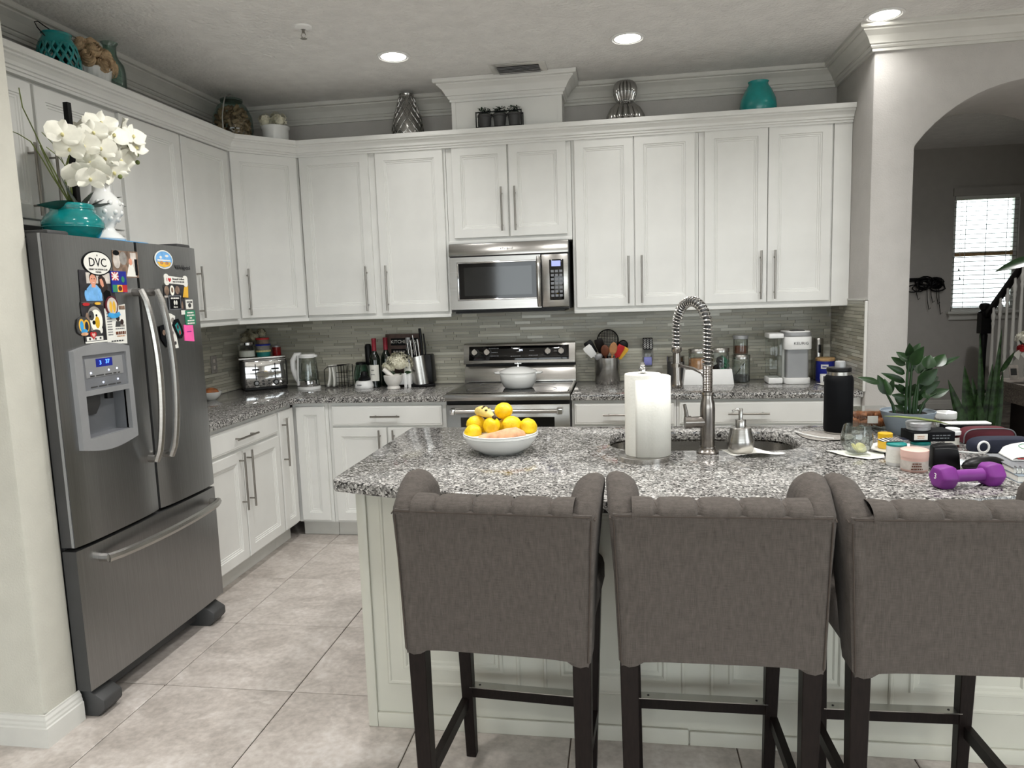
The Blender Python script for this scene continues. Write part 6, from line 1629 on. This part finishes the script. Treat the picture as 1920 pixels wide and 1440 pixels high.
mag('dog_photo', 'photo of a shaggy white dog with a dark face, under the couple photo', 'photo', [(-2.512,1.546),(-2.396,1.532),(-2.394,1.395),(-2.507,1.394)], M['photodark'], .0008, x=FX+.0004, prints=[
    (ov(-2.446,1.480,.040,.050), M['clothgrey']), (ov(-2.440,1.476,.032,.042), M['petal']), (ov(-2.484,1.478,.010,.030), M['photobrown']), (ov(-2.464,1.496,.014,.018), M['dkgrey']), (ov(-2.436,1.470,.012,.022), M['honey']), (ov(-2.454,1.470,.008,.008), M['matteblack']), (ov(-2.470,1.493,.004,.004), M['matteblack']), (ov(-2.438,1.496,.0045,.0045), M['matteblack']), (ov(-2.448,1.432,.024,.012), M['dkgrey']), (ov(-2.420,1.440,.007,.012), M['paper']), (ov(-2.485,1.538,.018,.006), M['red']), (ov(-2.425,1.540,.016,.005), M['yellow']), (rc(-2.507,1.395,-2.394,1.401), M['paper'])])
tt = mag('flip_flop_magnet', 'round magnet with yellow flip-flops over a bright blue ribbon', 'magnet', ov(-2.352,1.530,.034,.038), M['maroon'], .004, x=FX+.001, prints=[(ov(-2.352,1.530,.028,.032), M['photolight']), (ov(-2.360,1.526,.008,.022), M['yellow']), (ov(-2.342,1.526,.008,.022), M['yellow'])])
tt = mag('ribbon_magnet', 'bright blue ribbon-shaped magnet below the round flip-flop magnet', 'magnet', [(-2.380,1.490),(-2.36,1.482),(-2.33,1.484),(-2.312,1.494),(-2.318,1.506),(-2.345,1.500),(-2.374,1.504)], M['skyblue'], .0042, x=FX+.0035)
mag('sandal_magnet', 'sandal-shaped magnet in blue and yellow at the left edge', 'magnet', [(-2.543,1.455),(-2.535,1.485),(-2.515,1.494),(-2.492,1.490),(-2.475,1.470),(-2.474,1.445),(-2.490,1.428),(-2.52,1.424),(-2.538,1.436)], M['dkgrey'], .005, x=FX+.0012-.002, prints=[
    (ov(-2.520,1.462,.014,.024), M['yellow']), (ov(-2.496,1.460,.014,.022), M['yellow']), (ov(-2.520,1.460,.009,.018), M['skyblue']), (ov(-2.496,1.458,.009,.017), M['navy']), (ov(-2.51,1.440,.016,.008), M['skyblue']), (ov(-2.51,1.430,.018,.006), M['sweet'])])
def heart(cy, cz, s, n=20): 
    return [(cy+s*.0625*16*math.sin(a)**3, cz+s*.0625*(13*math.cos(a)-5*math.cos(2*a)-2*math.cos(3*a)-math.cos(4*a))) for a in [2*PI*k/n for k in range(n)]]
mag('heart_magnet', 'small red heart-shaped magnet at the foot of the dog photo', 'magnet', heart(-2.466,1.424,.016), M['red'], .003, x=FX+.0022, prints=[(heart(-2.466,1.424,.009), M['blush'])])
tt = mag('paw_note_strip', 'white strip of paw prints along the bottom of the dog photo', 'magnet', rc(-2.500,1.403,-2.415,1.418), M['paper'], .001, x=FX+.0022, prints=[(ov(-2.485,1.410,.005,.005), M['dkgrey']), (ov(-2.455,1.409,.004,.004), M['dkgrey']), (ov(-2.43,1.411,.005,.004), M['dkgrey'])])
RX = FX
tt = mag('oval_picture_magnet', 'oval blue and gold picture magnet at the top of the right door', 'magnet', ov(-2.000,1.722,.062,.040,36), M['paper'], .002, prints=[(ov(-2.000,1.722,.056,.035,36), M['shirt']), ([(-2.05,1.712),(-1.95,1.712),(-1.965,1.695),(-2.0,1.688),(-2.035,1.695)], M['yellow']), (rc(-2.045,1.716,-1.955,1.722), M['paper']), (ov(-2.018,1.708,.012,.007), M['orange']), (ov(-1.984,1.707,.013,.007), M['orange']), (ov(-2.022,1.731,.008,.006), M['paper']), (ov(-1.98,1.738,.012,.005), M['paper'])])
bone = []
for cy, cz, a0, a1 in ((-1.995,1.648,20,200),(-1.995,1.626,160,340),(-1.858,1.620,-160,20),(-1.858,1.642,-20,160)):
    bone += [(cy+.016*math.cos(math.radians(a0+(a1-a0)*k/8)), cz+.014*math.sin(math.radians(a0+(a1-a0)*k/8))) for k in range(9)]
tt = mag('bone_magnet', 'white bone-shaped magnet with a red heart and lettering', 'magnet', bone, M['paper'], .003, prints=[(heart(-1.975,1.636,.011), M['red'])])
mtext(tt, 'I', -1.995, 1.637, .020, M['red']); mtext(tt, 'Brussels Griffons', -1.912, 1.640, .0125, M['dkgrey']); mbars(tt, .085, -1.912, 1.628, .005, M['dkgrey'])
mag('four_dogs_photo', 'photo strip of small tan dogs under the bone magnet', 'photo', [(-2.018,1.613),(-1.837,1.618),(-1.843,1.555),(-2.020,1.560)], M['photodark'], .0008, prints=[
    (ov(-1.998,1.590,.016,.020), M['photobrown']), (ov(-1.960,1.590,.015,.022), M['petal']), (ov(-1.960,1.592,.008,.012), M['photobrown']), (ov(-1.922,1.592,.016,.018), M['photobrown']), ([(-1.885,1.56),(-1.845,1.558),(-1.84,1.615),(-1.870,1.605)], M['yellow']), (rc(-2.018,1.560,-1.90,1.568), M['photolight'])])
tt = mag('black_plaque_magnet', 'square black magnet with white words and two footprints', 'magnet', rc(-1.994,1.506,-1.910,1.568), M['greypanel'], .004, x=RX+.001, prints=[(rc(-1.990,1.510,-1.914,1.564), M['matteblack']), (ov(-1.957,1.537,.006,.010), M['paper']), (ov(-1.942,1.537,.006,.010), M['paper'])])
mbars(tt, .058, -1.952, 1.556, .007, M['paper']); mtext(tt, 'dance', -1.952, 1.518, .013, M['paper'])
mag('narrow_photo', 'narrow dark photo with a white foot beside the black plaque', 'photo', rc(-1.909,1.482,-1.874,1.560), M['photodark'], .0008, prints=[(rc(-1.908,1.483,-1.875,1.502), M['paper']), (ov(-1.895,1.525,.006,.018), M['photobrown'])])
mag('paw_magnet', 'small white magnet with a grey paw print', 'magnet', rc(-1.868,1.507,-1.816,1.549), M['paper'], .003, x=RX-.0006, prints=[(ov(-1.842,1.523,.012,.010), M['dkgrey'])]+[(ov(-1.858+.011*k,1.538,.004,.005), M['dkgrey']) for k in range(4)])
tt = mag('green_magnet', 'green square magnet with white handwriting above the pink note', 'magnet', rc(-1.880,1.434,-1.803,1.500), M['green'], .003, x=RX-.0012)
for k, w in enumerate((.046,.058,.018,.052,.056)): mbars(tt, w, -1.8415, 1.490-.012*k, .0065, M['paper'], k)
tt = mag('pink_note', 'bright pink sticky note below the green magnet', 'note', [(-1.897,1.437),(-1.829,1.433),(-1.827,1.358),(-1.899,1.366)], M['pink'], .003, x=RX-.0012)
mbars(tt, .035, -1.862, 1.405, .003, M['purple'])
mag('surfboard_magnet', 'dark surfboard-shaped magnet tilted left of the pink note', 'magnet', [(-1.984,1.440),(-1.968,1.462),(-1.940,1.466),(-1.918,1.43),(-1.909,1.400),(-1.925,1.378),(-1.943,1.378),(-1.965,1.405)], M['matteblack'], .004, x=RX+.0015, prints=[([(-1.970,1.438),(-1.950,1.450),(-1.932,1.425),(-1.925,1.40),(-1.940,1.390),(-1.955,1.41)], M['tealcap']), (ov(-1.950,1.430,.006,.010), M['maroon']), (ov(-1.938,1.405,.006,.010), M['red'])])
mag('torn_paper', 'white spotted paper slip hanging behind the right door handle', 'paper', [(-2.012,1.494),(-1.985,1.490),(-1.955,1.478),(-1.965,1.44),(-1.949,1.337),(-1.993,1.336),(-1.99,1.42)], M['paper'], .001, prints=[(ov(-1.985,1.405,.008,.010), M['dkgrey']), (ov(-1.970,1.36,.008,.008), M['dkgrey']), (ov(-1.975,1.46,.012,.012), M['clothgrey'])])
mag('black_tag', 'black fabric tag hanging behind the right door handle', 'magnet', [(-2.072,1.438),(-2.035,1.445),(-2.028,1.40),(-2.035,1.345),(-2.068,1.384)], M['matteblack'], .004, prints=[(ov(-2.048,1.41,.010,.012), M['photobrown'])])

# ================================================================== hall beyond the arch
t = thing('staircase', 'carpet-free staircase with black newel, black rail and white balusters', 'stairs', (6.60,3.56,0))
run, rise = .262, .197
for k in range(9):
    MB().box(.03,-.06-run*(k+1),0,1.3,-.06-run*k,rise*(k+1)-.03).build('riser', M['trim'], t)
    MB().box(.0,-.06-run*(k+1),rise*(k+1)-.03,1.3,-.03-run*k,rise*(k+1)).build('tread', M['greywood'], t)
st_ = MB().prism([(-.03,0),(-.03,.25),(-.03-run*9,.25+rise*9),(-.03-run*9,0)], -.02, .03, 'x'); st_.build('stringer', M['trim'], t)
b = MB(); b.box(-.055,-.03,0,.055,.08,.30); b.lathe([(.045,.30),(.05,.32),(.035,.34),(.030,.45),(.034,.8),(.040,.93),(.035,.95)], 20, (0,.025,0)); b.box(-.05,-.025,.95,.05,.075,1.17); b.lathe([(.058,1.17),(.060,1.185),(.035,1.20),(.052,1.225),(.056,1.25),(.040,1.275),(0,1.285)], 20, (0,.025,0))
b.build('newel_post', M['stairblack'], t, smooth=30)
b = MB(); sl2 = .776
y1_ = -2.35
b.prism([(.0,1.10),(.0,1.165),(y1_,1.165-sl2*y1_),(y1_,1.10-sl2*y1_)], -.03, .03, 'x'); b.build('handrail', M['stairblack'], t, bevel=.012)
bal = MB()
bal.lathe([(.014,.0),(.016,.10),(.019,.13),(.014,.16),(.020,.20),(.017,.35),(.012,.66),(.017,.69),(.017,.705),(.012,.72),(.020,.75),(.022,.785),(.012,.815),(.012,.87)], 12)
bme = bal.mesh('baluster', M['trim'], smooth=40)
for k in range(17):
    y = -.165-.1305*k; ztop = 1.11-sl2*y
    o = link('baluster', bme, t, (0,y,ztop-.87))
# console table
t = thing('console_table', 'weathered grey wood console table behind the snake plant', 'table', (5.475,.25,0))
MB().box(0,0,.745,.9,.76,.780).build('table_top', M['greywood'], t, bevel=.004)
MB().box(.015,.015,.632,.885,.745,.745).build('apron', M['greywood'], t)
for x in (.02,.80):
    for y in (.02,.66): MB().box(x,y,0,x+.08,y+.08,.632).build('leg', M['greywood'], t)
MB().box(.06,.06,.10,.84,.70,.14).build('shelf', M['espresso'], t)
MB().box(.10,.08,.141,.80,.68,.62).build('drawer_box', M['espresso'], t)
t = thing('photo_stand', 'small photo card standing on the grey console table', 'photo', (5.60,.93,.7805), .15)
pcard = MB().box(-.035,-.002,0,.035,.002,.105); pcard.xf(R_(-.2,'X')); pcard.build('card', M['photolight'], t)
pcard = MB().box(-.025,-.0035,.03,.02,-.002,.08); pcard.xf(R_(-.2,'X')); pcard.build('print', M['dkgrey'], t)
t = thing('flower_vase', 'white vase of white and red flowers on the console table', 'flowers', (5.66,.80,.7805))
MB().lathe([(0,0),(.045,0),(.065,.06),(.060,.12),(.04,.16),(.045,.17),(0,.165)], 28).build('vase', M['ceramic'], t, smooth=50)
for k, (c, s, m_) in enumerate((((-.01,-.02,.36),.075,M['petal']),((-.07,.0,.31),.055,M['petal']),((.06,.0,.36),.06,M['petal']),((-.10,-.03,.235),.030,M['red']),((-.03,-.06,.24),.03,M['red']))):
    florets(t, c, s, s, s, 40, .022, m_, seed=60+k); MB().tube([(0,0,.15),(c[0]*.6,c[1]*.6,c[2]-s*.6)], .003, 5).build('stem', M['stem'], t)
for k, (x, y, z) in enumerate(((-.12,-.05,.30),(.10,-.05,.28),(-.05,-.10,.25))): put_leaf(t, (0,0,0), (x*.2,y*.2,.17), (x,y,z), .05, M['leafd'])
for k in range(2):
    MB().prism([(-.16+.05*k,.20),(-.10+.05*k,.25),(-.12+.05*k,.16)], -.03, -.027, 'y').build('ribbon', M['paper'], t)
# snake plant on the floor
t = thing('snake_plant', 'tall snake plant in a dark floor pot in front of the console table', 'plant', (5.12,.35,0))
MB().lathe([(0,0),(.11,0),(.13,.02),(.16,.33),(.165,.345),(.150,.345),(0,.32)], 32).build('pot', M['dkgrey'], t, smooth=50)
MB().lathe([(.150,.332),(0,.338)], 20).build('soil', M['soil'], t)
SN = [(5.147,.383,.34,5.101,.391,1.156,.05),(5.16,.328,.34,5.183,.285,1.191,.045),(5.236,.385,.90,5.351,.434,1.041,.035),(5.05,.309,.34,4.895,.339,.863,.085),(5.082,.341,.34,4.973,.306,.949,.095),(5.132,.329,.34,5.048,.356,.87,.07),(5.10,.387,.34,5.063,.342,.748,.08),(5.15,.361,.34,5.152,.316,.949,.07),(5.17,.372,.34,5.194,.355,.94,.08),(5.175,.388,.34,5.2,.436,.817,.08),(5.19,.351,.34,5.27,.4,.916,.06),(5.115,.331,.34,5.064,.289,.751,.09),(5.19,.36,.34,5.236,.385,.91,.05)]
for s_ in SN: put_leaf(t, (5.12,.35,0), s_[:3], s_[3:6], s_[6], M['snake'], rnd.uniform(-.4,.4), q=.02, curl=.03, fold=.3)
# rubber plant on the console reaching over the rail
t = thing('rubber_plant', 'large-leaved green houseplant leaning in front of the blind from the right', 'plant', (5.92,1.22,0))
MB().lathe([(0,0),(.12,0),(.15,.35),(.14,.35),(0,.33)], 28).build('pot', M['dkgrey'], t, smooth=50)
MB().tube([(0,0,.33),(.02,.02,.9),(.0,.05,1.4),(-.02,.05,1.62)], .012, 8).build('stem', M['stem'], t, smooth=60)
for a, b_, w in (((5.90,1.25,1.68),(5.597,1.25,1.611),.10),((5.90,1.25,1.5),(6.10,1.2,1.6),.09),((5.9,1.22,1.3),(6.07,1.1,1.42),.09),((5.9,1.25,1.66),(5.96,1.25,1.84),.08)):
    put_leaf(t, (5.92,1.22,0), a, b_, w, M['zz'], .3, q=.02)
# leashes on the wall
t = thing('leash_rack', 'bunch of black leashes and cables hanging on the hall wall beside the window', 'leashes', (6.25,4.285,1.50))
MB().box(-.19,-.012,.03,.06,.014,.075).build('rail', M['black'], t)
r_ = random.Random(2)
for k in range(16):
    cx = r_.uniform(-.14,.15); cz = r_.uniform(-.03,.06); q = r_.uniform(.04,.085)
    MB().tube([(cx+q*math.cos(a)*1.1, -.03-.025*math.sin(a*1.5+k), cz+q*.7*math.sin(a)-.02) for a in [2*PI*j/14 for j in range(14)]], r_.uniform(.006,.011), 6, closed=True).build('leash_loop', M['black'], t, smooth=60)
for k, (x, L) in enumerate(((-.10,.16),(.02,.28),(.12,.22),(.15,.34),(.06,.20))):
    MB().tube([(x,-.03,-.02),(x+.01,-.035,-.02-L*.6),(x+.03,-.03,-.02-L),(x+.05,-.03,.0-L)], .004, 6).build('cord', M['black'], t, smooth=60)
